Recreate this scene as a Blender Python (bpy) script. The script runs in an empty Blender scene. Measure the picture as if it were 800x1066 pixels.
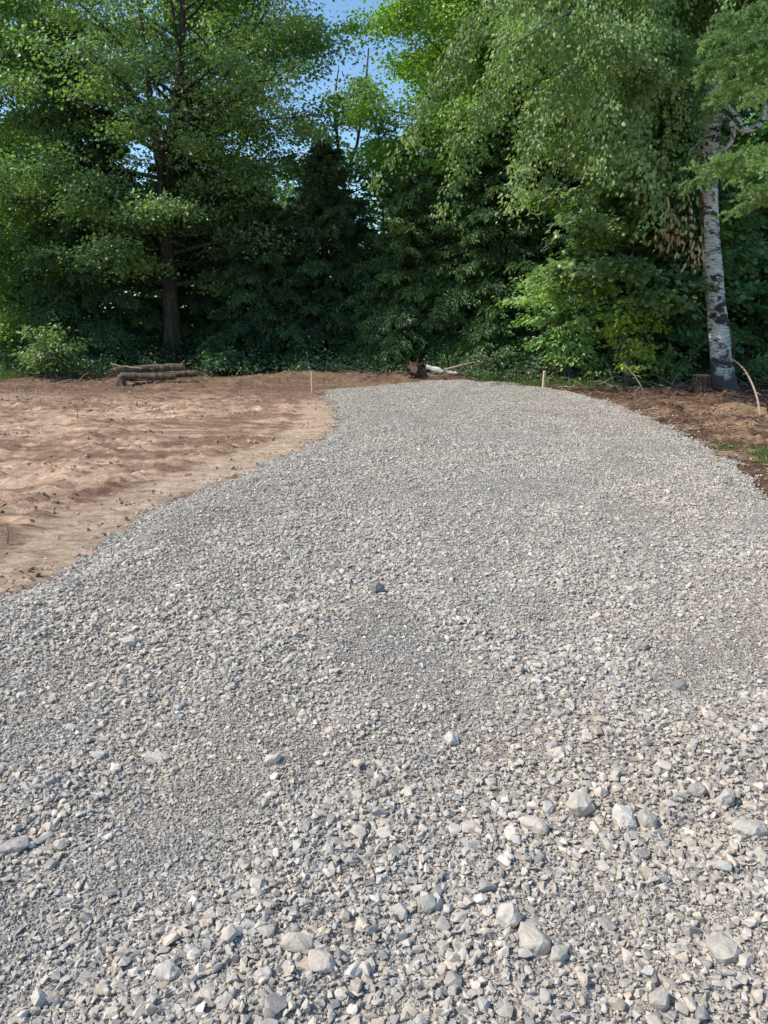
import bpy, bmesh, math, random
import numpy as np
from mathutils import Vector

RNG = np.random.default_rng(11)
R = math.radians
scene = bpy.context.scene
col = scene.collection

# ------------------------------------------------------------------ camera
CAM_H = 1.55
F = 770.0                      # focal length in photo pixels (800 x 1066)
PITCH = math.atan((533 - 330) / F)
cam_d = bpy.data.cameras.new('camera')
cam = bpy.data.objects.new('camera', cam_d)
col.objects.link(cam)
cam_d.sensor_fit = 'VERTICAL'
cam_d.sensor_height = 36.0
cam_d.lens = 36.0 * F / 1066.0
cam_d.clip_end = 3000
cam_d.clip_start = 0.05
cam.location = (0, 0, CAM_H)
cam.rotation_euler = (math.pi / 2 - PITCH, 0, 0)
scene.camera = cam

def ray(px, py):
    a = (px - 400) / F
    b = (533 - py) / F
    cp, sp = math.cos(PITCH), math.sin(PITCH)
    return np.array([a, cp + b * sp, -sp + b * cp])

def at(px, py, Y):
    """world point seen at that place of the photo, Y metres ahead"""
    r = ray(px, py)
    return np.array([0, 0, CAM_H]) + r * (Y / r[1])

def gp(px, py, z=0.0):
    r = ray(px, py)
    return np.array([0, 0, CAM_H]) + r * ((z - CAM_H) / r[2])

# ------------------------------------------------------------------ noise
_T = np.random.default_rng(5).random((16, 256, 256)).astype(np.float32)
def vnoise(x, y, s=0):
    T = _T[s % 16]
    xi = np.floor(x).astype(np.int64); yi = np.floor(y).astype(np.int64)
    fx = x - xi; fy = y - yi
    fx = fx * fx * (3 - 2 * fx); fy = fy * fy * (3 - 2 * fy)
    x0 = xi & 255; x1 = (xi + 1) & 255; y0 = yi & 255; y1 = (yi + 1) & 255
    return ((T[x0, y0] * (1 - fx) + T[x1, y0] * fx) * (1 - fy) +
            (T[x0, y1] * (1 - fx) + T[x1, y1] * fx) * fy)
def fbm(x, y, o=4, s=0, g=0.5):
    a, t, n = 1.0, 0.0, 0.0
    for k in range(o):
        t = t + a * vnoise(x * 2.03 ** k + 17.3 * k, y * 2.03 ** k + 9.1 * k, s + k)
        n += a; a *= g
    return t / n
def sstep(a, b, x):
    t = np.clip((x - a) / (b - a), 0, 1)
    return t * t * (3 - 2 * t)
def gss(x, c, w): return np.exp(-((x - c) / w) ** 2)

# ------------------------------------------------------------------ mesh helpers
def mesh_np(name, V, faces, cols=None, smooth=False):
    """V (n,3); faces: list of (m,k) int arrays"""
    me = bpy.data.meshes.new(name)
    me.vertices.add(len(V))
    me.vertices.foreach_set('co', np.ascontiguousarray(V, dtype=np.float32).ravel())
    faces = [f for f in faces if len(f)]
    loops = np.concatenate([f.ravel() for f in faces]).astype(np.int32)
    tot = np.concatenate([np.full(len(f), f.shape[1], dtype=np.int32) for f in faces])
    st = np.concatenate([[0], np.cumsum(tot)[:-1]]).astype(np.int32)
    me.loops.add(len(loops)); me.loops.foreach_set('vertex_index', loops)
    me.polygons.add(len(tot)); me.polygons.foreach_set('loop_start', st)
    me.polygons.foreach_set('loop_total', tot)
    me.polygons.foreach_set('use_smooth', np.full(len(tot), smooth, dtype=bool))
    if cols is not None:
        at_ = me.attributes.new('Col', 'FLOAT_COLOR', 'POINT')
        c4 = np.ones((len(V), 4), dtype=np.float32); c4[:, :3] = cols
        at_.data.foreach_set('color', c4.ravel())
    me.update(calc_edges=True)
    me.validate()
    return me

def link(name, me, mat, parent=None, loc=None):
    o = bpy.data.objects.new(name, me)
    col.objects.link(o)
    if mat is not None: me.materials.append(mat)
    if parent is not None:
        o.parent = parent
        # parts are built in world space; keep them where they were built
        o.location = -Vector(parent.location)
    return o

def tag(o, label=None, cat=None, group=None, kind=None):
    if label: o['label'] = label
    if cat: o['category'] = cat
    if group: o['group'] = group
    if kind: o['kind'] = kind
    return o

def thing(name, label, cat, loc, group=None):
    o = bpy.data.objects.new(name, None)
    o.empty_display_size = 0.2
    o.location = Vector([float(v) for v in loc])
    col.objects.link(o)
    return tag(o, label, cat, group)

class MB:
    def __init__(s): s.V = []; s.Q = []; s.T = []; s.n = 0
    def tube(s, P, rad, k=8, cap=True, wob=0.0, rng=None):
        P = np.asarray(P, float); n = len(P)
        rad = np.broadcast_to(np.asarray(rad, float), (n,))
        tan = np.gradient(P, axis=0); tan /= np.linalg.norm(tan, axis=1)[:, None] + 1e-9
        up = np.array([0.0, 0, 1]) if abs(tan[0][2]) < 0.9 else np.array([1.0, 0, 0])
        ph = np.linspace(0, 2 * math.pi, k, endpoint=False)
        V = []
        u = np.cross(tan[0], up); u /= np.linalg.norm(u)
        for i in range(n):
            u = u - tan[i] * np.dot(u, tan[i]); u /= np.linalg.norm(u) + 1e-9
            v = np.cross(tan[i], u)
            if wob: pat = (rng.random(k) - .5) * 2 if i == 0 else pat * .8 + (rng.random(k) - .5) * .7
            r = rad[i] * (1 + (wob * pat if wob else 0))
            V.append(P[i] + (np.cos(ph) * r)[:, None] * u + (np.sin(ph) * r)[:, None] * v)
        V = np.concatenate(V)
        b = s.n
        i = np.arange(n - 1)[:, None] * k; j = np.arange(k)[None, :]; j2 = (j + 1) % k
        Q = np.stack([b + i + j, b + i + j2, b + i + k + j2, b + i + k + j], -1).reshape(-1, 4)
        s.Q.append(Q); s.V.append(V); s.n += len(V)
        if cap:
            for e, P0 in ((0, P[0]), (n - 1, P[-1])):
                s.V.append(P0[None]); c = s.n; s.n += 1
                jj = np.arange(k); a = b + e * k
                T = np.stack([np.full(k, c), a + jj, a + (jj + 1) % k], -1)
                s.T.append(T if e else T[:, ::-1])
    def raw(s, V, T):
        s.T.append(np.asarray(T) + s.n); s.V.append(np.asarray(V, float)); s.n += len(V)
    def box(s, c, half, rot=None):
        c = np.asarray(c); V = np.array([[x, y, z] for x in (-1, 1) for y in (-1, 1) for z in (-1, 1)], float) * half
        if rot is not None: V = V @ np.asarray(rot).T
        Q = np.array([[0, 1, 3, 2], [4, 6, 7, 5], [0, 4, 5, 1], [2, 3, 7, 6], [0, 2, 6, 4], [1, 5, 7, 3]])
        s.Q.append(Q + s.n); s.V.append(V + c); s.n += 8
    def build(s, name, mat, parent=None, smooth=True, cols=None):
        V = np.concatenate(s.V)
        fs = []
        if s.Q: fs.append(np.concatenate(s.Q))
        if s.T: fs.append(np.concatenate(s.T))
        return link(name, mesh_np(name, V, fs, cols, smooth), mat, parent)

# ------------------------------------------------------------------ materials
def newmat(name):
    m = bpy.data.materials.new(name); m.use_nodes = True
    nt = m.node_tree; nt.nodes.clear()
    out = nt.nodes.new('ShaderNodeOutputMaterial')
    return m, nt, out
def N(nt, t, **kw):
    n = nt.nodes.new(t)
    for k, v in kw.items(): setattr(n, k, v)
    return n
def noise(nt, scale, detail=4, rough=0.6, vec=None, dist=0.0):
    n = N(nt, 'ShaderNodeTexNoise'); n.inputs['Scale'].default_value = scale
    n.inputs['Detail'].default_value = detail; n.inputs['Roughness'].default_value = rough
    n.inputs['Distortion'].default_value = dist
    if vec is not None: nt.links.new(vec, n.inputs['Vector'])
    return n
def ramp(nt, fac, stops):
    r = N(nt, 'ShaderNodeValToRGB')
    while len(r.color_ramp.elements) < len(stops): r.color_ramp.elements.new(0.5)
    for e, (p, c) in zip(r.color_ramp.elements, stops):
        e.position = p; e.color = (*c, 1) if len(c) == 3 else c
    nt.links.new(fac, r.inputs['Fac']); return r
def mixc(nt, fac, a, b, blend='MIX'):
    m = N(nt, 'ShaderNodeMix', data_type='RGBA', blend_type=blend)
    if isinstance(fac, (int, float)): m.inputs[0].default_value = fac
    else: nt.links.new(fac, m.inputs[0])
    for s, v in ((6, a), (7, b)):
        if isinstance(v, tuple): m.inputs[s].default_value = (*v, 1)
        else: nt.links.new(v, m.inputs[s])
    return m.outputs[2]
def coords(nt, scale=(1, 1, 1)):
    t = N(nt, 'ShaderNodeTexCoord'); mp = N(nt, 'ShaderNodeMapping')
    mp.inputs['Scale'].default_value = scale
    nt.links.new(t.outputs['Object'], mp.inputs['Vector']); return mp.outputs['Vector']
def attr(nt, name='Col'):
    return N(nt, 'ShaderNodeAttribute', attribute_name=name)
def bump(nt, h, strength, dist):
    b = N(nt, 'ShaderNodeBump'); b.inputs['Strength'].default_value = strength
    b.inputs['Distance'].default_value = dist; nt.links.new(h, b.inputs['Height']); return b.outputs['Normal']
def principled(nt, out, color, rough=0.9, normal=None, spec=0.3):
    p = N(nt, 'ShaderNodeBsdfPrincipled')
    if isinstance(color, tuple): p.inputs['Base Color'].default_value = (*color, 1)
    else: nt.links.new(color, p.inputs['Base Color'])
    p.inputs['Roughness'].default_value = rough
    p.inputs['Specular IOR Level'].default_value = spec
    if normal is not None: nt.links.new(normal, p.inputs['Normal'])
    nt.links.new(p.outputs[0], out.inputs[0]); return p

def leaf_mat(name, trans=0.4, gloss=0.05, tcol=(1.25, 1.35, 0.45)):
    m, nt, out = newmat(name)
    a = attr(nt)
    d = N(nt, 'ShaderNodeBsdfDiffuse'); t = N(nt, 'ShaderNodeBsdfTranslucent')
    g = N(nt, 'ShaderNodeBsdfGlossy'); g.inputs['Roughness'].default_value = 0.42
    g.inputs['Color'].default_value = (0.9, 0.95, 1, 1)
    nt.links.new(a.outputs['Color'], d.inputs['Color'])
    nt.links.new(mixc(nt, 1.0, a.outputs['Color'], tcol, 'MULTIPLY'), t.inputs['Color'])
    m1 = N(nt, 'ShaderNodeMixShader'); m1.inputs[0].default_value = trans
    nt.links.new(d.outputs[0], m1.inputs[1]); nt.links.new(t.outputs[0], m1.inputs[2])
    m2 = N(nt, 'ShaderNodeMixShader'); m2.inputs[0].default_value = gloss
    nt.links.new(m1.outputs[0], m2.inputs[1]); nt.links.new(g.outputs[0], m2.inputs[2])
    nt.links.new(m2.outputs[0], out.inputs[0]); return m
M = {}
M['leaf'] = leaf_mat('broad_leaf', 0.46, 0.04)
M['leaf_gloss'] = leaf_mat('birch_leaf', 0.42, 0.03, (1.15, 1.2, 0.6))
M['needle'] = leaf_mat('needle', 0.22, 0.02, (1.1, 1.15, 0.6))
M['dead_leaf'] = leaf_mat('dead_leaf', 0.3, 0.04, (1.1, 0.9, 0.6))

def bark_mat(name, dark, light, sc=9):
    m, nt, out = newmat(name)
    v = coords(nt, (1, 1, 0.22))
    n1 = noise(nt, sc, 6, 0.7, v); n2 = noise(nt, sc * 5, 4, 0.6, v)
    c = ramp(nt, n1.outputs[0], [(0.35, dark), (0.65, light)])
    c2 = mixc(nt, 0.5, c.outputs[0], n2.outputs[0], 'MULTIPLY')
    c3 = mixc(nt, 0.6, c2, c.outputs[0])
    principled(nt, out, c3, 0.95, bump(nt, n1.outputs[0], 0.8, 0.03), 0.15); return m
M['bark'] = bark_mat('dark_bark', (0.035, 0.028, 0.022), (0.14, 0.12, 0.10))
M['bark_grey'] = bark_mat('grey_bark', (0.06, 0.055, 0.045), (0.2, 0.185, 0.16))
M['log_bark'] = bark_mat('log_bark', (0.05, 0.036, 0.026), (0.24, 0.18, 0.135), 12)
M['stump_bark'] = bark_mat('stump_bark', (0.03, 0.018, 0.012), (0.17, 0.10, 0.07), 16)

def birch_mat(name='birch_bark', footed=True):
    m, nt, out = newmat(name)
    v = coords(nt, (1, 1, 4.5))
    n1 = noise(nt, 1.9, 5, 0.65, coords(nt, (1.3, 1.3, 2.2)), 0.8); n2 = noise(nt, 9, 5, 0.7, v)
    vz = coords(nt, (1, 1, 1)); sep = N(nt, 'ShaderNodeSeparateXYZ'); nt.links.new(vz, sep.inputs[0])
    white = ramp(nt, n2.outputs[0], [(0.3, (0.46, 0.42, 0.37)), (0.6, (0.80, 0.75, 0.68))])
    marks = ramp(nt, n1.outputs[0], [(0.528, (0, 0, 0)), (0.575, (1, 1, 1))])
    c = mixc(nt, marks.outputs[0], white.outputs[0], (0.05, 0.042, 0.036))
    lent = noise(nt, 7.0, 2, 0.4, coords(nt, (0.7, 0.7, 14)))
    lm = ramp(nt, lent.outputs[0], [(0.57, (0, 0, 0)), (0.62, (1, 1, 1))])
    c = mixc(nt, lm.outputs[0], c, (0.10, 0.085, 0.07))
    # rough dark bark towards the foot
    mr = N(nt, 'ShaderNodeMapRange'); mr.inputs[1].default_value = .9; mr.inputs[2].default_value = 0.0
    nt.links.new(sep.outputs[2], mr.inputs[0])
    foot = noise(nt, 3.2, 5, 0.7, coords(nt, (1, 1, 0.6)))
    add = N(nt, 'ShaderNodeMath', operation='MULTIPLY_ADD')
    nt.links.new(mr.outputs[0], add.inputs[0]); add.inputs[1].default_value = 0.42
    nt.links.new(foot.outputs[0], add.inputs[2])
    fm = ramp(nt, add.outputs[0], [(0.66, (0, 0, 0)), (0.76, (1, 1, 1))])
    if footed: c = mixc(nt, fm.outputs[0], c, (0.10, 0.082, 0.068))
    principled(nt, out, c, 0.75, bump(nt, n1.outputs[0], 0.5, 0.02), 0.25); return m
M['birch'] = birch_mat()
M['birch_up'] = birch_mat('birch_limb_bark', False)

def wood_mat(name, c0, c1, sc=6):
    m, nt, out = newmat(name)
    v = coords(nt, (6, 6, 1)); n1 = noise(nt, sc, 5, 0.6, v)
    c = ramp(nt, n1.outputs[0], [(0.3, c0), (0.7, c1)])
    principled(nt, out, c.outputs[0], 0.85, bump(nt, n1.outputs[0], 0.3, 0.004), 0.2); return m
M['stake'] = wood_mat('stake_wood', (0.50, 0.35, 0.22), (0.72, 0.53, 0.36))
M['cut'] = wood_mat('cut_wood', (0.24, 0.14, 0.085), (0.42, 0.28, 0.18))
M['dead_wood'] = wood_mat('dead_wood', (0.22, 0.16, 0.11), (0.48, 0.38, 0.29))
M['grey_wood'] = wood_mat('grey_wood', (0.13, 0.11, 0.10), (0.30, 0.26, 0.23))

def stone_mat():
    m, nt, out = newmat('crushed_stone')
    a = attr(nt); v = coords(nt)
    n1 = noise(nt, 45, 5, 0.7, v); n2 = noise(nt, 260, 3, 0.6, v)
    k = ramp(nt, n1.outputs[0], [(0.25, (0.72, 0.70, 0.67)), (0.7, (1.12, 1.1, 1.07))])
    c = mixc(nt, 1.0, a.outputs['Color'], k.outputs[0], 'MULTIPLY')
    k2 = ramp(nt, n2.outputs[0], [(0.3, (0.86, 0.86, 0.86)), (0.7, (1.08, 1.08, 1.08))])
    c = mixc(nt, 1.0, c, k2.outputs[0], 'MULTIPLY')
    ad = N(nt, 'ShaderNodeMath', operation='MULTIPLY_ADD'); ad.inputs[1].default_value = 0.3
    nt.links.new(n2.outputs[0], ad.inputs[0]); nt.links.new(n1.outputs[0], ad.inputs[2])
    principled(nt, out, c, 0.92, bump(nt, ad.outputs[0], 0.55, 0.006), 0.2); return m
M['stone'] = stone_mat()

def grit_mat():
    m, nt, out = newmat('stone_grit')
    a = attr(nt); v = coords(nt)
    hs = None; cc = a.outputs['Color']
    for sc, w in ((75, 1.0), (170, 0.5)):
        vo = N(nt, 'ShaderNodeTexVoronoi'); vo.inputs['Scale'].default_value = sc
        vo.inputs['Randomness'].default_value = 1.0; nt.links.new(v, vo.inputs['Vector'])
        hsv = N(nt, 'ShaderNodeSeparateColor'); nt.links.new(vo.outputs['Color'], hsv.inputs[0])
        k = ramp(nt, hsv.outputs[0], [(0.0, (0.62, 0.60, 0.58)), (0.55, (1, 1, 1)), (1.0, (1.35, 1.33, 1.30))])
        cc = mixc(nt, 0.75, cc, k.outputs[0], 'MULTIPLY')
        # wide gaps read as darkness
        mu = N(nt, 'ShaderNodeMath', operation='MULTIPLY'); mu.inputs[1].default_value = -w * 75 / sc
        nt.links.new(vo.outputs['Distance'], mu.inputs[0])
        if hs is None: hs = mu.outputs[0]
        else:
            ad = N(nt, 'ShaderNodeMath', operation='ADD'); nt.links.new(hs, ad.inputs[0])
            nt.links.new(mu.outputs[0], ad.inputs[1]); hs = ad.outputs[0]
    principled(nt, out, cc, 0.95, bump(nt, hs, 1.0, 0.010), 0.15); return m
M['grit'] = grit_mat()

def soil_mat():
    m, nt, out = newmat('soil')
    a = attr(nt); v = coords(nt)
    n1 = noise(nt, 7, 7, 0.68, v, 0.4); n2 = noise(nt, 55, 5, 0.7, v)
    k = ramp(nt, n1.outputs[0], [(0.3, (0.70, 0.66, 0.62)), (0.52, (1, 1, 1)), (0.72, (1.18, 1.18, 1.16))])
    c = mixc(nt, 1.0, a.outputs['Color'], k.outputs[0], 'MULTIPLY')
    k2 = ramp(nt, n2.outputs[0], [(0.32, (0.72, 0.70, 0.68)), (0.6, (1.08, 1.08, 1.08))])
    c = mixc(nt, 0.8, c, k2.outputs[0], 'MULTIPLY')
    ad = N(nt, 'ShaderNodeMath', operation='MULTIPLY_ADD'); ad.inputs[1].default_value = 0.25
    nt.links.new(n2.outputs[0], ad.inputs[0]); nt.links.new(n1.outputs[0], ad.inputs[2])
    n3 = noise(nt, 3.2, 8, 0.74, coords(nt, (1.0, 3.4, 1)), 0.6)
    k3 = ramp(nt, n3.outputs[0], [(0.36, (0.80, 0.73, 0.68)), (0.46, (1.32, 1.28, 1.25)), (0.60, (1.62, 1.60, 1.60))])
    c = mixc(nt, 0.9, c, k3.outputs[0], 'MULTIPLY')
    ad2 = N(nt, 'ShaderNodeMath', operation='MULTIPLY_ADD'); ad2.inputs[1].default_value = 1.5
    nt.links.new(n3.outputs[0], ad2.inputs[0]); nt.links.new(ad.outputs[0], ad2.inputs[2])
    principled(nt, out, c, 0.95, bump(nt, ad2.outputs[0], 0.85, 0.06), 0.1); return m
M['soil'] = soil_mat()

# ------------------------------------------------------------------ gravel outline (photo left edge, far end, right edge)
_L = [(0, 612), (52, 596), (90, 578), (128, 548), (160, 526), (200, 507), (240, 494), (280, 477), (318, 462),
      (345, 447), (358, 433), (352, 420), (340, 410), (345, 404)]
_F = [(400, 399), (440, 396), (480, 394.5), (520, 396), (560, 400), (596, 406)]
_Rr = [(640, 418), (680, 433), (715, 450), (745, 469), (772, 490), (800, 514)]
edge = [tuple(gp(*p)[:2]) for p in _L + _F + _Rr]
EDGE_L = np.array([(-5.2, -8), (-4.2, 1.0), (-3.2, 3.2)] + edge[:len(_L)])
POLY = np.array([(-5.2, -8), (-4.2, 1.0), (-3.2, 3.2)] + edge + [(4.35, 5.2), (4.9, 3.0), (5.2, -8)])

def sdist(x, y, poly, closed=True):
    """signed distance, + inside"""
    d = np.full(x.shape, 1e9); inside = np.zeros(x.shape, bool)
    n = len(poly)
    for i in range(n if closed else n - 1):
        ax, ay = poly[i]; bx, by = poly[(i + 1) % n]
        dx, dy = bx - ax, by - ay
        t = np.clip(((x - ax) * dx + (y - ay) * dy) / (dx * dx + dy * dy + 1e-12), 0, 1)
        d = np.minimum(d, np.hypot(x - ax - t * dx, y - ay - t * dy))
        if closed and ay != by:
            c = ((ay > y) != (by > y)) & (x < (bx - ax) * (y - ay) / (by - ay) + ax)
            inside ^= c
    return np.where(inside, d, -d) if closed else d

def gravel_d(x, y):
    return sdist(x, y, POLY) + 0.15 * (fbm(x * 3.6, y * 3.6, 4, 3, .62) - 0.5) * 2 * np.clip(y / 6, .5, 1.6)

def gravel_z(x, y, sd):
    z = 0.045 * (fbm(x * 0.55, y * 0.4, 3, 1) - 0.5) * 2 + 0.030 * (fbm(x * 2.6, y * 2.2, 3, 2) - 0.5) * 2
    z = z + 0.012 * (fbm(x * 9, y * 9, 3, 6) - 0.5) * 2
    # a low windrow down the right and the left of the pad
    return z * np.clip(sd / 0.6, 0.15, 1) - 0.07 * (1 - sstep(-0.02, 0.35, sd))

# rings the tracked machine left while turning
ARCS = [(-10.5, 13.2, 5.2, .42), (-10.5, 13.2, 6.6, .42), (-8.2, 17.2, 2.6, .4), (-8.2, 17.2, 4.2, .4), (-14, 6, 8.6, .45), (-14, 6, 10.2, .45)]
TRACKS = [(-9, 8.2, -1.8, 16.2), (-10.6, 9.2, -3.2, 17.4), (-7.5, 4.6, -2.6, 10.2), (-8.6, 5.6, -3.4, 11.6), (-12, 12.5, -2, 13.4), (-12, 14.2, -2, 15.0), (-5.5, 3.4, -2.9, 6.6)]
def soil_z(x, y):
    z = -0.075 + 0.035 * (fbm(x * .35, y * .35, 3, 4) - .5) * 2
    # churned clods, in patches
    patch = sstep(.46, .66, fbm(x * .42, y * .9, 3, 7))
    cl = fbm(x * 4.5, y * 9.5, 5, 8, .70)
    z = z + patch * 0.085 * np.maximum(cl - .45, 0) * 2 + 0.026 * (fbm(x * 2.4, y * 7.5, 5, 10, .70) - .5) * 2 + (.3 + patch) * .034 * (fbm(x * 9, y * 15, 4, 2, .72) - .5) * 2
    for (cx, cy, rr, w) in ARCS:
        r = np.hypot(x - cx, y - cy); b = np.exp(-((r - rr) / w) ** 4)
        th = np.arctan2(y - cy, x - cx)
        z = z - b * 0.035 + b * 0.022 * np.sin(th * rr * 2 * math.pi / 0.20) + 0.03 * gss(r, rr + w + .12, .13)
    for (ax, ay, bx, by) in TRACKS:
        L = math.hypot(bx - ax, by - ay); ux, uy = (bx - ax) / L, (by - ay) / L
        al = (x - ax) * ux + (y - ay) * uy; ac = -(x - ax) * uy + (y - ay) * ux + .35 * np.sin(al * .5)
        b = np.exp(-(ac / .23) ** 6) * sstep(0, .5, al) * (1 - sstep(L - .5, L, al)) * sstep(.3, .5, fbm(x * .9, y * .9, 2, 1))
        z = z * (1 - .6 * b) - b * .055 + b * .034 * np.abs(np.sin(al * math.pi / .20)) + .025 * gss(np.abs(ac), .31, .07) * (b.max() > 0) * sstep(0, .5, al) * (1 - sstep(L - .5, L, al))
    # graded strip hugging the gravel
    d = sdist(x, y, EDGE_L, False)
    left = (x < 0) & (y < 15)
    b = np.where(left, sstep(0.05, .15, d) * (1 - sstep(.55, .8, d)), 0)
    z = z * (1 - .8 * b) - 0.05 * b + b * 0.006 * np.sin(d * 2 * math.pi / .085) + np.where(left, 0.03 * gss(d, .95, .14) * (.4 + cl), 0)
    # bank of spoil beyond the far end, with a gap behind the pad
    bank = gss(y, 20.2 + 0.02 * x * x * .2, 1.0) * sstep(-5, -2, x) * (1 - sstep(2.6, 3.8, x))
    z = z + bank * (0.16 + 0.22 * (fbm(x * 1.3, y * 1.3, 4, 5) - .4))
    z = z + gss(y, 18.6, .8) * gss(x, -3.2, 1.2) * .16 * (0.6 + cl)
    # right verge rises slightly to the trees
    vr = sstep(2.9, 6.0, x) * sstep(8, 15, y)
    z = z + vr * (0.05 + 0.17 * (fbm(x * 1.6, y * 1.6, 4, 9, .6) - .5) * 2)
    # tilt of the wood floor
    z = z + sstep(20.5, 30, y) * 0.25
    return z

def grid(xs, ys):
    X, Y = np.meshgrid(xs, ys, indexing='ij')
    nx, ny = X.shape
    i = np.arange(nx - 1)[:, None] * ny; j = np.arange(ny - 1)[None]
    Q = np.stack([i + j, i + ny + j, i + ny + j + 1, i + j + 1], -1).reshape(-1, 4)
    return X.ravel(), Y.ravel(), Q

# ---- ground: one sheet reaching the horizon
gx = np.concatenate([[-900, -400, -180, -90, -50, -32, -24, -20], np.arange(-17, -9, .10), np.arange(-9, 7, .045),
                     np.arange(7, 13.01, .10), [15, 20, 28, 50, 90, 180, 400, 900]])
gy = [2.0]
while gy[-1] < 30: gy.append(gy[-1] + max(.022, gy[-1] * .0052))
gy = np.concatenate([[-900, -300, -80, -20, -6, -2, 0, 1], gy, [32, 36, 42, 55, 90, 180, 400, 1200]])
X, Y, Q = grid(gx, gy)
sd = gravel_d(X, Y)
Z = soil_z(X, Y)
Z = np.where(sd > -0.35, Z + (-0.085 - Z) * sstep(-0.3, 0.0, sd), Z) - 0.12 * sstep(0.0, .25, sd)
Z = np.where((np.abs(X) > 30) | (np.abs(Y) > 60), -0.1, Z)
def lerp(a, b, t): return a + (b - a) * t[:, None]
tan_hi = np.array([.51, .365, .258]); tan_lo = np.array([.27, .178, .120]); brown = np.array([.17, .105, .072])
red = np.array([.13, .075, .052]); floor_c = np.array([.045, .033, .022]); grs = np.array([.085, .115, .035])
t = fbm(X * .5, Y * 1.6, 4, 12, .6); t2 = fbm(X * 2.2, Y * 8.5, 5, 13, .65)
C = lerp(np.tile(tan_lo, (len(X), 1)), tan_hi, sstep(.42, .57, t * .4 + t2 * .6))
C = lerp(C, brown * 1.25, sstep(.55, .75, fbm(X * .8, Y * 2.4, 4, 3)) * .6)
dE = sdist(X, Y, EDGE_L, False)
strip = np.where((X < 0) & (Y < 15), sstep(.05, .15, dE) * (1 - sstep(.5, .8, dE)), 0)
C = lerp(C, np.array([.52, .40, .29]), strip * .75)
C = lerp(C, brown * .85, sstep(13.8, 17.2, Y + 2.4 * (fbm(X * .7, Y * .7, 3, 2) - .5)) * .78)  # far soil browner, and darkened further: tree shade put into the colour
rv = sstep(0.8, 2.2, X) * sstep(4, 6, Y)
C = lerp(C, red * .75, rv * (0.72 + .28 * sstep(.4, .6, t2)))
strw = sstep(.48, .62, fbm(X * 2.1, Y * 2.1, 4, 14, .65))
C = lerp(C, np.array([.34, .235, .145]), rv * strw * .9 * (1 - sstep(12.5, 15, Y)))
gpatch = gss(X, 4.55, .55) * gss(Y, 8.7, 1.0) * sstep(.36, .52, fbm(X * 1.5, Y * 1.5, 4, 5))
C = lerp(C, np.array([.16, .19, .05]), gpatch * .8)
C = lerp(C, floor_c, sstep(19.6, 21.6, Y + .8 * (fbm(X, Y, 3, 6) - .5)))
C = lerp(C, grs * 1.3, sstep(-10.6, -11.4, X) * sstep(19.2, 20.0, Y) * (1 - sstep(30, 40, Y)))
far = np.maximum(sstep(40, 60, np.abs(X)), sstep(32, 45, np.abs(Y)))
C = lerp(C, grs, far)
C = C * (.78 + .44 * fbm(X * 9, Y * 12, 3, 4, .7))[:, None]
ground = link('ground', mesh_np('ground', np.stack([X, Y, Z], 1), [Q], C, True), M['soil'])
tag(ground, kind='structure')

# ---- driveway base
dx = np.arange(-5.4, 5.6, .034)
dy = [1.0]
while dy[-1] < 20.2: dy.append(dy[-1] + max(.018, dy[-1] * .005))
dy = np.concatenate([np.arange(-8, 1, .25), dy])
X, Y, Q = grid(dx, dy)
sd = gravel_d(X, Y)
Z = gravel_z(X, Y, sd)

# coarse / fine streaks as the photo shows them
FINE = [np.array([gp(*p)[:2] for p in l]) for l in (
    [(560, 575), (470, 575), (400, 640), (395, 740), (330, 800), (235, 840), (150, 890), (60, 960)],
    [(520, 640), (480, 740), (440, 830), (470, 930), (420, 1040)],
    [(610, 900), (640, 940), (560, 1050)],
    [(800, 640), (740, 690), (690, 780)])]
COARSE = [np.array([gp(*p)[:2] for p in l]) for l in (
    [(330, 620), (210, 690), (150, 760), (60, 830), (0, 900)],
    [(470, 650), (560, 690), (640, 720), (700, 760)],
    [(540, 840), (640, 850), (760, 830), (800, 860)],
    [(300, 960), (230, 1000), (120, 1030)],
    [(340, 860), (400, 900), (320, 990)],
    [(700, 880), (760, 930), (800, 1000)])]
def coarse(x, y):
    w = 0.16 + 0.05 * y * .5
    f = np.zeros_like(x)
    for l in COARSE: f = np.maximum(f, np.exp(-(sdist(x, y, l, False) / (w * 1.3)) ** 2))
    g = np.zeros_like(x)
    for l in FINE: g = np.maximum(g, np.exp(-(sdist(x, y, l, False) / (w * 1.0)) ** 2))
    n = fbm(x * 1.5, y * .9, 4, 9, .6)
    return np.clip(.66 + (n - .5) * 1.8 + .34 * f - .36 * g, 0.12, 1)
cf = coarse(X, Y)
base = np.array([.37, .325, .275]); cool = np.array([.37, .35, .32])
C = lerp(np.tile(base, (len(X), 1)), cool, sstep(.3, .7, fbm(X * .8, Y * .6, 3, 6)))
C = lerp(C * .84, C * 1.12, sstep(.2, .7, cf))
C = C * (.85 + .3 * fbm(X * 6, Y * 6, 3, 1))[:, None]
keep = (sd > -0.06)[Q].all(1)
Qk = Q[keep]; used, inv = np.unique(Qk, return_inverse=True)
drv = link('driveway', mesh_np('driveway', np.stack([X, Y, Z], 1)[used], [inv.reshape(-1, 4)], C[used], True), M['grit'])
tag(drv, kind='structure')

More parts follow.
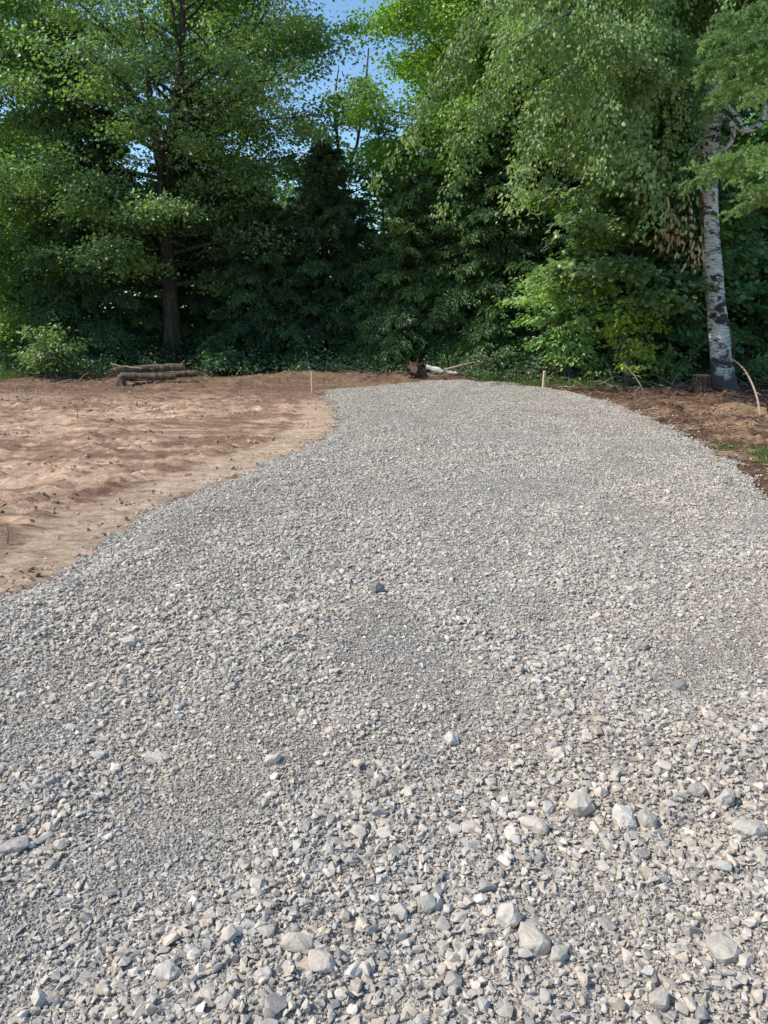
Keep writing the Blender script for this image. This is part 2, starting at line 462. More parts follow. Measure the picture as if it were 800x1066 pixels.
# ------------------------------------------------------------------ stones
def rock_template(rng, npts, boxy=0.55):
    bm = bmesh.new()
    for _ in range(npts):
        p = rng.normal(size=3); p /= np.linalg.norm(p)
        q = p / np.max(np.abs(p))
        p = p * (1 - boxy) + q * boxy * (.75 + .25 * rng.random())
        bm.verts.new(p * (.8 + .2 * rng.random()))
    r = bmesh.ops.convex_hull(bm, input=bm.verts)
    dead = list({e for e in r.get('geom_interior', []) + r.get('geom_unused', []) if isinstance(e, bmesh.types.BMVert)})
    if dead: bmesh.ops.delete(bm, geom=dead, context='VERTS')
    bmesh.ops.triangulate(bm, faces=bm.faces)
    bmesh.ops.recalc_face_normals(bm, faces=bm.faces)
    bm.verts.index_update()
    V = np.array([v.co[:] for v in bm.verts]); T = np.array([[v.index for v in f.verts] for f in bm.faces])
    bm.free()
    V -= V.mean(0); V /= np.abs(V).max(0)
    return V * .5, T
def rotmats(ax, ay, az):
    cx, sx, cy, sy, cz, sz = np.cos(ax), np.sin(ax), np.cos(ay), np.sin(ay), np.cos(az), np.sin(az)
    return np.stack([np.stack([cz * cy, cz * sy * sx - sz * cx, cz * sy * cx + sz * sx], -1),
                     np.stack([sz * cy, sz * sy * sx + cz * cx, sz * sy * cx - cz * sx], -1),
                     np.stack([-sy, cy * sx, cy * cx], -1)], -2)
TR = np.random.default_rng(3)
TPL = {'big': [rock_template(TR, 20, .5) for _ in range(30)], 'mid': [rock_template(TR, 10) for _ in range(40)],
       'small': [rock_template(TR, 6, .3) for _ in range(30)]}
def stone_cols(rng, n, x, y):
    b = np.array([[.41, .385, .35], [.36, .35, .335], [.47, .45, .42], [.31, .305, .30], [.43, .385, .33], [.25, .25, .25], [.40, .40, .40]])
    pr = np.array([.28, .2, .18, .1, .11, .04, .09])
    c = b[rng.choice(len(b), n, p=pr)]
    c = c * rng.normal(1, .11, n)[:, None]
    tint = sstep(.35, .65, fbm(x * .8, y * .6, 3, 6))[:, None]
    c = c * (1 + (np.array([.985, 1.0, 1.015]) - 1) * tint) * 1.22
    return np.clip(c * np.array([1.06, 1.0, .925]), .08, .78)
class Stones:
    def __init__(s): s.V = []; s.T = []; s.C = []; s.n = 0
    def add(s, kind, x, y, z, size, rng, cols, flat=(.34, .72), tilt=.32):
        n = len(x)
        if n == 0: return
        tid = rng.integers(0, len(TPL[kind]), n)
        ab = np.stack([np.ones(n), rng.uniform(.55, .95, n), rng.uniform(*flat, n)], 1) * size[:, None]
        Rm = rotmats(rng.normal(0, tilt, n), rng.normal(0, tilt, n), rng.uniform(0, 2 * math.pi, n))
        pos = np.stack([x, y, z + ab[:, 2] * .10], 1)
        for k, (Vt, Tt) in enumerate(TPL[kind]):
            ii = np.nonzero(tid == k)[0]
            if len(ii) == 0: continue
            v = Vt[None] * ab[ii, None, :]
            v = np.einsum('nij,nkj->nki', Rm[ii], v) + pos[ii, None, :]
            m = len(Vt)
            s.V.append(v.reshape(-1, 3).astype(np.float32))
            s.T.append((Tt[None] + (np.arange(len(ii)) * m)[:, None, None] + s.n).reshape(-1, 3).astype(np.int32))
            s.C.append(np.repeat(cols[ii], m, axis=0).astype(np.float32))
            s.n += len(ii) * m
    def build(s, name, mat):
        return link(name, mesh_np(name, np.concatenate(s.V), [np.concatenate(s.T)], np.concatenate(s.C), False), mat)

def scatter(rng, y0, y1, dens, margin=.7):
    w1 = .545 * y1 / .95 + margin
    n = int(dens * (2 * w1) * (y1 - y0))
    y = rng.uniform(y0, y1, n); x = rng.uniform(-w1, w1, n)
    k = np.abs(x) < (.545 * y / .95 + margin)
    x, y = x[k], y[k]
    sd = gravel_d(x, y)
    # ragged rim: thin out across the edge
    k = rng.random(len(x)) < sstep(-0.10 - .006 * y, 0.04, sd)
    return x[k], y[k], sd[k]
st = Stones()
rg = np.random.default_rng(21)
def zat(x, y, sd): return np.maximum(gravel_z(x, y, sd), -0.085)
for (y0, y1, fines, mids, crs, fs, ms) in (
        (.9, 3.2, 13000, 3000, 520, (.006, .013), (.013, .030)),
        (3.2, 6.0, 6500, 3200, 520, (.008, .014), (.014, .032)),
        (6.0, 10.0, 1500, 3000, 300, (.010, .016), (.014, .033)),
        (10.0, 19.6, 0, 2300, 130, None, (.014, .034))):
    if fines:
        x, y, sd = scatter(rg, y0, y1, fines)
        st.add('small', x, y, zat(x, y, sd) + rg.uniform(-.001, .004, len(x)), rg.uniform(*fs, len(x)), rg,
               stone_cols(rg, len(x), x, y) * .93, (.5, .9), .6)
    x, y, sd = scatter(rg, y0, y1, mids)
    cf = coarse(x, y)
    k = rg.random(len(x)) < np.clip(.26 + 1.0 * cf, 0, 1); x, y, sd, cf = x[k], y[k], sd[k], cf[k]
    s = ms[0] + (ms[1] - ms[0]) * rg.random(len(x)) ** 1.6 * (.55 + .75 * cf)
    st.add('mid', x, y, zat(x, y, sd) + rg.uniform(0, .008, len(x)) * (.3 + cf), s, rg, stone_cols(rg, len(x), x, y))
    x, y, sd = scatter(rg, y0, y1, crs)
    cf = coarse(x, y)
    k = rg.random(len(x)) < np.clip(cf ** 1.7 * 1.25, 0.03, 1); x, y, sd, cf = x[k], y[k], sd[k], cf[k]
    s = .024 + .025 * rg.random(len(x)) ** 3 * (.5 + cf)
    st.add('big' if y0 < 6 else 'mid', x, y, zat(x, y, sd) + rg.uniform(-.004, .010, len(x)), s, rg, stone_cols(rg, len(x), x, y) * 1.04, (.35, .7), .24)
# stones tipped over the rim onto the soil
x = rg.uniform(-6, 7, 90000); y = rg.uniform(2.5, 19, 90000)
sd = gravel_d(x, y); k = (sd < 0.05) & (rg.random(len(x)) < np.exp(sd / .15) * .5)
x, y = x[k], y[k]
st.add('mid', x, y, np.maximum(soil_z(x, y), -.085), rg.uniform(.014, .04, len(x)), rg, stone_cols(rg, len(x), x, y))
gravel = st.build('gravel', M['stone'])
tag(gravel, 'crushed light grey limestone covering the whole driveway', 'gravel', kind='stuff')

# ---- the stones that stand out, each a thing: px, py, size px (w, d, h), turn, tint, label
ROCKS = [
 (530, 968, 30, 24, 26, 20, (.52, .48, .44), 'pale wedge shaped rock standing upright beside a broad flat one near the bottom'),
 (556, 986, 42, 34, 18, -12, (.43, .40, .36), 'broad rounded tan rock lying right of the pale upright wedge rock'),
 (581, 1000, 26, 15, 16, 50, (.38, .38, .35), 'small greenish grey oval stone at the right foot of the broad rounded rock'),
 (753, 994, 36, 32, 26, 10, (.40, .38, .35), 'dome shaped grey rock lying alone near the bottom right corner'),
 (649, 860, 30, 22, 24, -20, (.56, .54, .51), 'whitest faceted rock of the coarse band at lower right'),
 (673, 862, 24, 24, 20, 35, (.36, .34, .32), 'blocky grey rock touching the right side of the whitest faceted rock'),
 (557, 864, 50, 20, 14, -32, (.45, .42, .38), 'long pale slab lying slantwise at the left end of the coarse band'),
 (604, 848, 34, 26, 22, 15, (.40, .37, .34), 'large grey angular rock between the long slab and the whitest rock'),
 (754, 840, 28, 18, 22, 40, (.42, .40, .39), 'sharp tilted grey rock near the right edge above the scattered flat stones'),
 (491, 868, 28, 18, 8, 5, (.45, .41, .35), 'flat tan stone sunk in fine grit left of the long slab'),
 (310, 996, 24, 34, 18, 80, (.42, .38, .33), 'tall tan block set on end in the lower middle'),
 (338, 1014, 36, 26, 12, 10, (.46, .42, .38), 'broad flat pinkish stone just right of the tall tan block'),
 (177, 1022, 30, 20, 14, -5, (.47, .46, .44), 'square pale stone near the bottom left among small pebbles'),
 (17, 884, 36, 20, 16, 25, (.36, .34, .33), 'long grey boulder like stone at the left edge of the picture'),
 (163, 787, 36, 20, 9, 12, (.45, .43, .40), 'flat pale slab at the left with fine pebbles below it'),
 (135, 672, 22, 15, 13, 5, (.45, .43, .41), 'blocky pale stone near the upper left sitting alone on small gravel'),
 (392, 616, 20, 15, 15, 20, (.20, .20, .20), 'dark grey stone in the upper middle of the driveway'),
 (707, 714, 22, 14, 12, -10, (.22, .22, .22), 'dark flat stone right of centre below the pale gravel patch'),
 (668, 673, 20, 14, 13, 30, (.30, .29, .28), 'mid grey stone high up on the right of the driveway'),
 (686, 1046, 28, 20, 16, 60, (.40, .37, .34), 'brownish angular stone at the bottom edge left of the dome shaped rock'),
 (444, 953, 24, 16, 14, 0, (.30, .295, .29), 'dark grey squarish stone in fine grit left of the pale wedge rock'),
 (275, 1030, 22, 16, 12, 40, (.46, .44, .42), 'pale rounded pebble left of the tall tan block near the bottom'),
 (285, 803, 22, 16, 14, 15, (.47, .46, .45), 'pale angular stone above the brown grit streak in the middle'),
 (470, 778, 20, 15, 12, 15, (.48, .46, .43), 'light stone in the middle of the driveway beside a bare gritty patch'),
 (724, 830, 22, 20, 14, 0, (.33, .31, .29), 'dark brown grey rock on the upper rim of the coarse band'),
 (780, 872, 40, 24, 14, -8, (.43, .41, .38), 'broad pale slab partly buried at the right edge of the picture'),
]
rr = np.random.default_rng(77)
def build_rock(px, py, w, d, h, turn, tint, label, name='rock', mat=None):
    p = gp(px, py)
    dist = math.hypot(p[1], CAM_H)
    s = dist / F
    V, T = rock_template(rr, 34, .45)
    w, d, h = w * .78, d * .78, h * .88
    bm = bmesh.new()
    vs = [bm.verts.new(v) for v in V]
    for t_ in T: bm.faces.new([vs[i] for i in t_])
    bmesh.ops.dissolve_limit(bm, angle_limit=R(12), verts=list(bm.verts), edges=list(bm.edges))
    for v in bm.verts: v.co = Vector((v.co.x * w * s, v.co.y * d * s * 1.15, v.co.z * h * s * 1.25))
    bmesh.ops.bevel(bm, geom=list(bm.edges), offset=.028 * w * s, segments=1, profile=.6, affect='EDGES', clamp_overlap=True)
    bmesh.ops.triangulate(bm, faces=bm.faces)
    bmesh.ops.subdivide_edges(bm, edges=list(bm.edges), cuts=2, use_grid_fill=True)
    from mathutils import noise as mn
    off = Vector(rr.random(3) * 50)
    for v in bm.verts:
        k = .06 * mn.noise(v.co * (2.2 / (w * s)) + off) + .035 * mn.noise(v.co * (7 / (w * s)) + off)
        v.co += v.co.normalized() * k * w * s
    me = bpy.data.meshes.new(name); bm.to_mesh(me); bm.free()
    n = len(me.vertices)
    a = me.attributes.new('Col', 'FLOAT_COLOR', 'POINT')
    c = np.ones((n, 4), np.float32); c[:, :3] = (np.array(tint) * .6 + .4 * np.mean(tint)) * np.array([1.26, 1.19, 1.09]); a.data.foreach_set('color', c.ravel())
    o = link(name, me, mat or M['stone'])
    sdv = float(gravel_d(np.array([p[0]]), np.array([p[1]]))[0])
    gz = float(gravel_z(np.array([p[0]]), np.array([p[1]]), np.array([sdv]))[0]) if sdv > 0 else float(soil_z(np.array([p[0]]), np.array([p[1]]))[0])
    o.location = (p[0], p[1], gz + h * s * .26)
    o.rotation_euler = (rr.normal(0, .12), rr.normal(0, .12), R(turn))
    return tag(o, label, 'rock')
for r_ in ROCKS: build_rock(*r_)

# ---- clods on the soil, chips on the verge
st = Stones()
x = rg.uniform(-12, 0.5, 40000); y = 3 + 16.5 * rg.random(40000)
sd = gravel_d(x, y); m_ = fbm(x * .9, y * 1.6, 4, 7)
k = (sd < -.12) & (rg.random(len(x)) < sstep(.45, .68, m_) + .06); x, y = x[k], y[k]
cc = np.array([.40, .285, .20]) * rg.uniform(.7, 1.35, (len(x), 1))
st.add('mid', x, y, soil_z(x, y), .010 + .055 * rg.random(len(x)) ** 4, rg, cc, (.5, .9), .5)
o = st.build('soil_clods', M['stone']); tag(o, 'small brown clods of earth scattered over the graded soil', 'clods', kind='stuff')

def chips():
    n = 34000
    x = rg.uniform(1.2, 9.5, n); y = rg.uniform(6.5, 19.5, n)
    sd = gravel_d(x, y); k = (sd < -.05) & (rg.random(n) < .35 + .65 * sstep(.4, .6, fbm(x * 2, y * 2, 3, 3))); x, y = x[k], y[k]; n = len(x)
    L = rg.uniform(.03, .16, n) ; W = rg.uniform(.004, .014, n); a = rg.uniform(0, math.pi, n)
    z = soil_z(x, y) + rg.uniform(.002, .02, n)
    D = np.stack([np.cos(a), np.sin(a), rg.normal(0, .15, n)], 1); S = np.stack([-np.sin(a), np.cos(a), rg.normal(0, .3, n)], 1)
    P = np.stack([x, y, z], 1)
    V = np.stack([P - D * L[:, None] / 2, P + S * W[:, None], P + D * L[:, None] / 2, P - S * W[:, None]], 1).reshape(-1, 3)
    Qf = np.arange(n * 4).reshape(-1, 4)
    b = np.array([[.30, .19, .12], [.15, .085, .055], [.45, .33, .22], [.08, .05, .035]])[rg.choice(4, n, p=[.4, .3, .14, .16])]
    o = link('wood_litter', mesh_np('wood_litter', V, [Qf], np.repeat(b, 4, 0)), M['stone'])
    tag(o, 'reddish brown bark chips and twigs littering the verge', 'litter', kind='stuff')
chips()

# ------------------------------------------------------------------ foliage
DIA = (np.array([[0, 0, 0], [-.5, .42, .10], [0, 1, -.12], [.5, .42, .10]]), np.array([[0, 3, 2], [0, 2, 1]]))
OVA = (np.array([[0, 0, 0], [-.36, .22, .07], [-.42, .55, .06], [0, 1.05, -.16], [.42, .55, .06], [.36, .22, .07], [0, .5, -.01]]),
       np.array([[0, 6, 1], [1, 6, 2], [2, 6, 3], [3, 6, 4], [4, 6, 5], [5, 6, 0]]))
MAP = (np.array([[0, 0, 0], [-.28, .12, .03], [-.62, .30, .02], [-.32, .50, .03], [-.42, .86, -.05], [0, .62, .0], [0, 1.12, -.14],
                 [.42, .86, -.05], [.32, .50, .03], [.62, .30, .02], [.28, .12, .03]]),
       np.array([[0, 5, 1], [1, 3, 2], [1, 5, 3], [3, 5, 4], [4, 5, 6], [5, 7, 6], [5, 8, 7], [5, 10, 8], [8, 10, 9], [0, 10, 5]]))
NDL = (np.array([[-.5, 0, 0], [.5, 0, 0], [0, 1, 0]]), np.array([[0, 1, 2]]))
def leaves(name, P, D, Nn, L, W, cols, tpl, mat, parent):
    n = len(P)
    D = D / (np.linalg.norm(D, axis=1)[:, None] + 1e-9)
    S = np.cross(D, Nn); S /= np.linalg.norm(S, axis=1)[:, None] + 1e-9
    U = np.cross(S, D)
    Vt, Tt = tpl; m = len(Vt)
    V = (P[:, None] + Vt[None, :, 0, None] * (W[:, None, None] * S[:, None]) + Vt[None, :, 1, None] * (L[:, None, None] * D[:, None])
         + Vt[None, :, 2, None] * (L[:, None, None] * U[:, None])).reshape(-1, 3)
    T = (Tt[None] + (np.arange(n) * m)[:, None, None]).reshape(-1, 3)
    return link(name, mesh_np(name, V, [T], np.repeat(cols, m, 0)), mat, parent)

def unit(v): return v / (np.linalg.norm(v, axis=-1, keepdims=True) + 1e-9)

G_LIFT = 1.6  # leaf colours raised to stand in for the pale haze over the wood
def clump_leaves(rng, cen, rad, nper, size, outward, palette, flat=.38, droop=.35, updown=.55, shade=None):
    """leaves spread in flattened, slightly domed sprays round each centre"""
    n = len(cen) * nper
    c = np.repeat(cen, nper, 0); r = np.repeat(rad, nper)
    o = np.repeat(outward, nper, 0)
    q = rng.normal(size=(n, 3)) * .5
    rr_ = np.hypot(q[:, 0], q[:, 1])
    P = c + np.stack([q[:, 0] * r, q[:, 1] * r, q[:, 2] * r * flat - droop * r * rr_ ** 2 * .6], 1)
    D = unit(np.stack([q[:, 0], q[:, 1], np.full(n, -droop)], 1) + o * .5 + rng.normal(size=(n, 3)) * .35)
    Nn = unit(np.stack([np.zeros(n), np.zeros(n), np.ones(n)], 1) * 1.0 + rng.normal(size=(n, 3)) * updown + o * .35)
    L = size * rng.uniform(.65, 1.25, n)
    base = palette[rng.integers(0, len(palette), len(cen))] * rng.uniform(.8, 1.2, (len(cen), 1))
    C = np.repeat(base, nper, 0) * rng.uniform(.78, 1.25, (n, 1))
    C = C * (1 + rng.normal(0, .05, (n, 3))) * G_LIFT * np.array([1.06, 1, .9])
    return P, D, Nn, L, np.clip(C, .004, .62)

def curve(p0, d0, length, n, rng, up=0.0, wig=.1):
    """bending branch: up>0 curves upward, <0 droops"""
    P = [np.array(p0, float)]; d = np.array(d0, float); d /= np.linalg.norm(d)
    for i in range(n):
        d = d + np.array([0, 0, up / n]) + rng.normal(0, wig, 3) / math.sqrt(n)
        d /= np.linalg.norm(d); P.append(P[-1] + d * length / n)
    return np.array(P)

def deciduous(name, label, cat, base, height, r0, crown_r, z0, palette, nlimb=26, nper=110, leaf=.14, seed=1,
              lean=(0, 0), tpl=DIA, mat=None, bark=None, clump=.75, group=None, trunkpath=None, forks=None, updown=.55, low_r=None,
              droop=.35, shape=.55, subs=4, wide=1.0):
    rng = np.random.default_rng(seed)
    base = np.array(base, float)
    root = thing(name, label, cat, base, group)
    mb = MB()
    if trunkpath is None:
        k = 12; t_ = np.linspace(0, 1, k)
        TP = base + np.stack([lean[0] * t_ ** 1.3 + np.cumsum(rng.normal(0, .018 * height / k, k)),
                              lean[1] * t_ ** 1.3 + np.cumsum(rng.normal(0, .018 * height / k, k)), t_ * height * .9 - .15], 1)
    else: TP = np.array(trunkpath, float); t_ = np.linspace(0, 1, len(TP))
    rad = r0 * (1 - .88 * t_) ; rad[0] *= 1.35
    mb.tube(TP, rad, 12, True, .06, rng)
    stems = [(TP, rad)]
    for fk in (forks or []):
        P = np.array(fk[0], float); rd = np.linspace(fk[1], .03, len(P)); mb.tube(P, rd, 9, True, .05, rng); stems.append((P, rd))
    cen, rd_, out_ = [], [], []
    top = base[2] + height
    for i in range(nlimb):
        sP, sR = stems[i % len(stems)] if i % 2 else stems[0]
        u = (i + .5) / nlimb
        zt = z0 + (height * .88 - z0) * u
        zz = sP[:, 2] - base[2]
        if not (zz.min() <= zt <= zz.max()): sP, sR = stems[0]; zz = sP[:, 2] - base[2]
        p0 = np.array([np.interp(zt, zz, sP[:, k]) for k in range(3)])
        pr = np.interp(zt, zz, sR)
        az = i * 2.399 + rng.normal(0, .3)
        prof = math.sin(math.pi * min(1, .22 + .70 * u)) ** shape
        L = crown_r * prof * rng.uniform(.75, 1.12)
        if low_r is not None and u < .35: L = max(L * u / .35, low_r * rng.uniform(.7, 1.1))
        el = .15 + .75 * u
        d = np.array([math.cos(az) * math.cos(el), math.sin(az) * math.cos(el), math.sin(el)])
        P = curve(p0, d, L * 1.12, 7, rng, .1 - .5 * (1 - u), .22)
        lr = max(.012, pr * .42) * np.linspace(1, .22, len(P)); mb.tube(P, lr, 6, False)
        outd = unit(np.array([math.cos(az), math.sin(az), .0]))
        for s_ in range(subs + 2):
            tt = .28 + .72 * (s_ + .6) / (subs + 2)
            q0 = np.array([np.interp(tt * (len(P) - 1), np.arange(len(P)), P[:, k]) for k in range(3)])
            a2 = az + (1 if s_ % 2 else -1) * rng.uniform(.4, 1.2)
            l2 = L * rng.uniform(.22, .42) * (1.15 - .4 * tt)
            P2 = curve(q0, [math.cos(a2), math.sin(a2), rng.uniform(-.1, .5)], l2, 4, rng, -.3, .25)
            mb.tube(P2, np.linspace(max(.007, lr[0] * .3), .004, 5), 4, False)
            for e in (P2[-1], P2[2]):
                cen.append(e + rng.normal(0, .10, 3) * clump); rd_.append(clump * rng.uniform(.6, 1.2)); out_.append(outd)
        cen.append(P[-1]); rd_.append(clump * rng.uniform(.7, 1.1)); out_.append(outd)
    mb.build('trunk', bark or M['bark'], root)
    cen = np.array(cen); rd_ = np.array(rd_); out_ = np.array(out_)
    P, D, Nn, L, C = clump_leaves(rng, cen, rd_, nper, leaf, out_, palette, updown=updown, droop=droop)
    keep = P[:, 2] > base[2] + .05
    leaves('crown', P[keep], D[keep], Nn[keep], L[keep], L[keep] * wide, C[keep], tpl, mat or M['leaf'], root)
    return root

def conifer(name, label, base, height, r0, crown_r, palette, seed, z0=.3, n=70, spray=.10, dens=1.0, group=None, droop=.9, bark=None, mat=None, lw=.4, side=.42, power=.75):
    rng = np.random.default_rng(seed); base = np.array(base, float)
    root = thing(name, label, 'conifer', base, group)
    mb = MB(); t_ = np.linspace(0, 1, 9)
    TP = base + np.stack([np.cumsum(rng.normal(0, .02, 9)), np.cumsum(rng.normal(0, .02, 9)), t_ * height - .1], 1)
    mb.tube(TP, r0 * (1 - .93 * t_), 9)
    PP, DD, NN, LL, CC = [], [], [], [], []
    for i in range(n):
        u = ((i + .5) / n) ** 1.0; z = z0 + (height - z0) * u * .985
        p0 = np.array([np.interp(z, TP[:, 2] - base[2], TP[:, k]) for k in range(3)])
        az = i * 2.399 + rng.normal(0, .25)
        L = crown_r * (1 - u) ** power * rng.uniform(.75, 1.15) + .15
        P = curve(p0, [math.cos(az), math.sin(az), .15 + .5 * u], L, 7, rng, -droop * (1 - .6 * u), .12)
        mb.tube(P, np.linspace(.03 * (1 - u) + .008, .004, 8), 4, False)
        nb = max(6, int(18 * L / 1.5))
        pc = palette[rng.integers(0, len(palette))] * rng.uniform(.8, 1.2)
        s = (np.arange(nb) + rng.random(nb)) / nb * .9 + .1
        ii = s * 7; Q0 = np.stack([np.interp(ii, np.arange(8), P[:, k]) for k in range(3)], 1)
        bl = side * L * (1.08 - s) * rng.uniform(.6, 1.2, nb) + .10
        sg = np.where(np.arange(nb) % 2, 1, -1)
        ang = az + sg * rng.uniform(.6, 1.25, nb)
        bd = np.stack([np.cos(ang), np.sin(ang), rng.normal(-.15, .15, nb)], 1)
        m = int(26 * dens)
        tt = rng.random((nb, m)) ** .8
        pos = Q0[:, None] + bd[:, None] * (bl[:, None, None] * tt[..., None])
        pos[..., 2] -= (.45 * bl[:, None] * tt ** 2)
        pos += rng.normal(0, 1, pos.shape) * np.array([.05, .05, .035])
        d = bd[:, None] + rng.normal(0, .45, pos.shape) + np.array([0, 0, -.35 * droop])
        PP.append(pos.reshape(-1, 3)); DD.append(d.reshape(-1, 3)); k = nb * m
        NN.append(unit(np.array([0, 0, 1.]) + rng.normal(0, .45, (k, 3))))
        LL.append(spray * rng.uniform(.6, 1.3, k))
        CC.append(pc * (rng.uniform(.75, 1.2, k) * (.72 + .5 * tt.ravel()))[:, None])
    mb.build('trunk', bark or M['bark'], root)
    P = np.concatenate(PP); LL = np.concatenate(LL)
    k = P[:, 2] > base[2] + .03
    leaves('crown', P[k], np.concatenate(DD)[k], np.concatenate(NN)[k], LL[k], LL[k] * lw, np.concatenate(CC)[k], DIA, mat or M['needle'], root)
    return root

def pal(*c): return np.array(c)
G_MAPLE = pal((.130, .205, .088), (.112, .182, .084), (.155, .238, .092), (.100, .168, .086))
G_BRIGHT = pal((.135, .235, .055), (.165, .275, .065), (.110, .205, .055), (.185, .290, .075))
G_DARK = pal((.085, .165, .085), (.100, .185, .088), (.072, .145, .080))
G_CONI = pal((.085, .160, .090), (.100, .185, .092), (.074, .140, .086)) * np.array([1.05, .97, .80])
G_CEDAR = pal((.105, .200, .085), (.125, .230, .085), (.090, .170, .080)) * np.array([1.05, .97, .80])
G_BIRCH = pal((.105, .165, .060), (.125, .185, .070), (.085, .140, .055), (.145, .205, .085))
G_SHRUB = pal((.20, .31, .13), (.17, .28, .11), (.24, .35, .15))
G_YEL = pal((.24, .34, .06), (.18, .28, .06), (.30, .37, .09))

def on(px, Y, z=-.05):
    return np.array([(px - 400) / F * Y * math.cos(PITCH) * (1 + 0), Y, z])   # px near the horizon band
def onb(px, py):
    p = gp(px, py); p[2] = soil_z(np.array([p[0]]), np.array([p[1]]))[0]; return p

# --- the big maple on the left, forked
b = onb(181, 380); Y0 = b[1]
tr = [b + [0, 0, -.1], at(180, 340, Y0), at(176, 290, Y0), at(172, 235, Y0), at(170, 185, Y0), at(178, 140, Y0 + .1), at(186, 90, Y0 + .2), at(190, 30, Y0 + .2),
      at(192, -60, Y0 + .3), at(196, -150, Y0 + .3)]
fk = [([at(170, 190, Y0), at(163, 150, Y0 - .3), at(157, 110, Y0 - .5), at(152, 60, Y0 - .6), at(140, -30, Y0 - .8)], .17),
      ([at(172, 150, Y0), at(205, 118, Y0 - .6), at(240, 100, Y0 - 1.2), at(275, 95, Y0 - 1.6)], .10),
      ([at(186, 100, Y0), at(215, 75, Y0 - .8), at(250, 50, Y0 - 1.2), at(280, 10, Y0 - 1.4)], .09),
      ([at(158, 120, Y0), at(130, 90, Y0 - .8), at(100, 70, Y0 - 1.0), at(60, 30, Y0 - 1.3)], .08)]
deciduous('maple_tree', 'tallest dark leaved maple at the left with a forked trunk behind the logs', 'tree', b, 15.5, .30, 5.0, 2.4, G_MAPLE,
          nlimb=60, nper=165, leaf=.098, seed=4, trunkpath=tr, forks=fk, clump=.85, low_r=3.2)
# left edge
deciduous('maple_tree', 'leafy tree cut by the left edge of the picture in front of bright foliage', 'tree', on(-30, 25), 13.5, .2, 4.4, 2.0, G_MAPLE, nlimb=36, nper=180, leaf=.105, seed=9, clump=.8, low_r=2.4)
deciduous('young_tree', 'sunlit yellow green tree behind the dark trees at the far left edge', 'tree', on(20, 33), 9, .12, 3.2, .6, G_BRIGHT, nlimb=22, nper=80, leaf=.16, seed=10, clump=.9, low_r=2.4)
# conifers on the left
conifer('cedar_tree', 'broad dark cedar left of the forked maple trunk', on(100, 25.2), 10.5, .16, 2.9, G_CONI, 31, n=90, dens=1.5, spray=.13)
conifer('cedar_tree', 'dark cedar right behind the forked maple trunk', on(215, 27.5), 9.5, .15, 2.8, G_CONI, 32, n=90, dens=1.5, spray=.13)
conifer('hemlock_tree', 'pointed blackish green hemlock left of the gap of sky', on(340, 25.5), 6.9, .15, 2.7, G_CONI, 33, n=110, dens=1.9, spray=.12, droop=.7, power=.7)
conifer('hemlock_tree', 'low wide hemlock between the maple trunk and the pointed hemlock', on(272, 25.0), 5.6, .13, 2.5, G_CONI, 34, n=80, dens=1.7, spray=.12)
conifer('hemlock_tree', 'small dark hemlock beside the left stake behind the soil bank', on(392, 25.0), 4.2, .10, 2.0, G_CEDAR, 35, n=60, dens=1.5, spray=.11)
# tree in the gap
b = on(378, 31)
tr = [b, at(376, 300, 31), at(366, 240, 31), at(354, 170, 31), at(349, 120, 31), at(350, 90, 31), at(353, 70, 31)]
deciduous('slender_tree', 'thin leaning tree with sparse leaves standing against the gap of blue sky', 'tree', b, 10.9, .13, 2.2, 3.6, G_MAPLE, nlimb=20, nper=22, leaf=.15,
          seed=41, trunkpath=tr, clump=.55, forks=[([at(358, 190, 31), at(372, 150, 31), at(380, 100, 31.2), at(384, 50, 31.3)], .07)])
deciduous('slender_tree', 'low bare twigged tree filling the bottom of the sky gap', 'tree', on(400, 29), 8.0, .1, 2.1, 2.0, G_DARK, nlimb=16, nper=36, leaf=.14, seed=42, clump=.6)
# middle
deciduous('maple_tree', 'bright green maple in the middle with its crown leaning over the drive', 'tree', on(528, 24), 14.5, .24, 3.8, 3.0, G_BRIGHT, nlimb=56, nper=225, leaf=.098, seed=51, clump=.8, low_r=2.2)
deciduous('maple_tree', 'tall maple behind the bright one just right of the sky gap', 'tree', on(518, 29), 15.5, .22, 3.4, 4.0, G_BRIGHT, nlimb=40, nper=120, leaf=.14, seed=52, clump=.85)
deciduous('maple_tree', 'dark crowned maple behind the birch foliage at upper right', 'tree', on(610, 23.5), 14, .22, 4.2, 2.5, G_MAPLE, nlimb=42, nper=130, leaf=.13, seed=53, clump=.8, low_r=2.4)
conifer('cedar_tree', 'drooping dark cedar under the bright maple left of centre', on(432, 22.8), 5.8, .12, 2.4, G_CEDAR, 36, n=90, dens=1.6, spray=.12, droop=1.2)
conifer('cedar_tree', 'tall drooping cedar under the bright maple right of centre', on(510, 22.0), 7.4, .14, 2.5, G_CEDAR, 37, n=110, dens=1.6, spray=.12, droop=1.3)
conifer('cedar_tree', 'dark cedar behind the pale green shrub and right stake', on(575, 21.5), 7.0, .14, 2.3, G_CONI, 38, n=100, dens=1.6, spray=.12, droop=1.2)
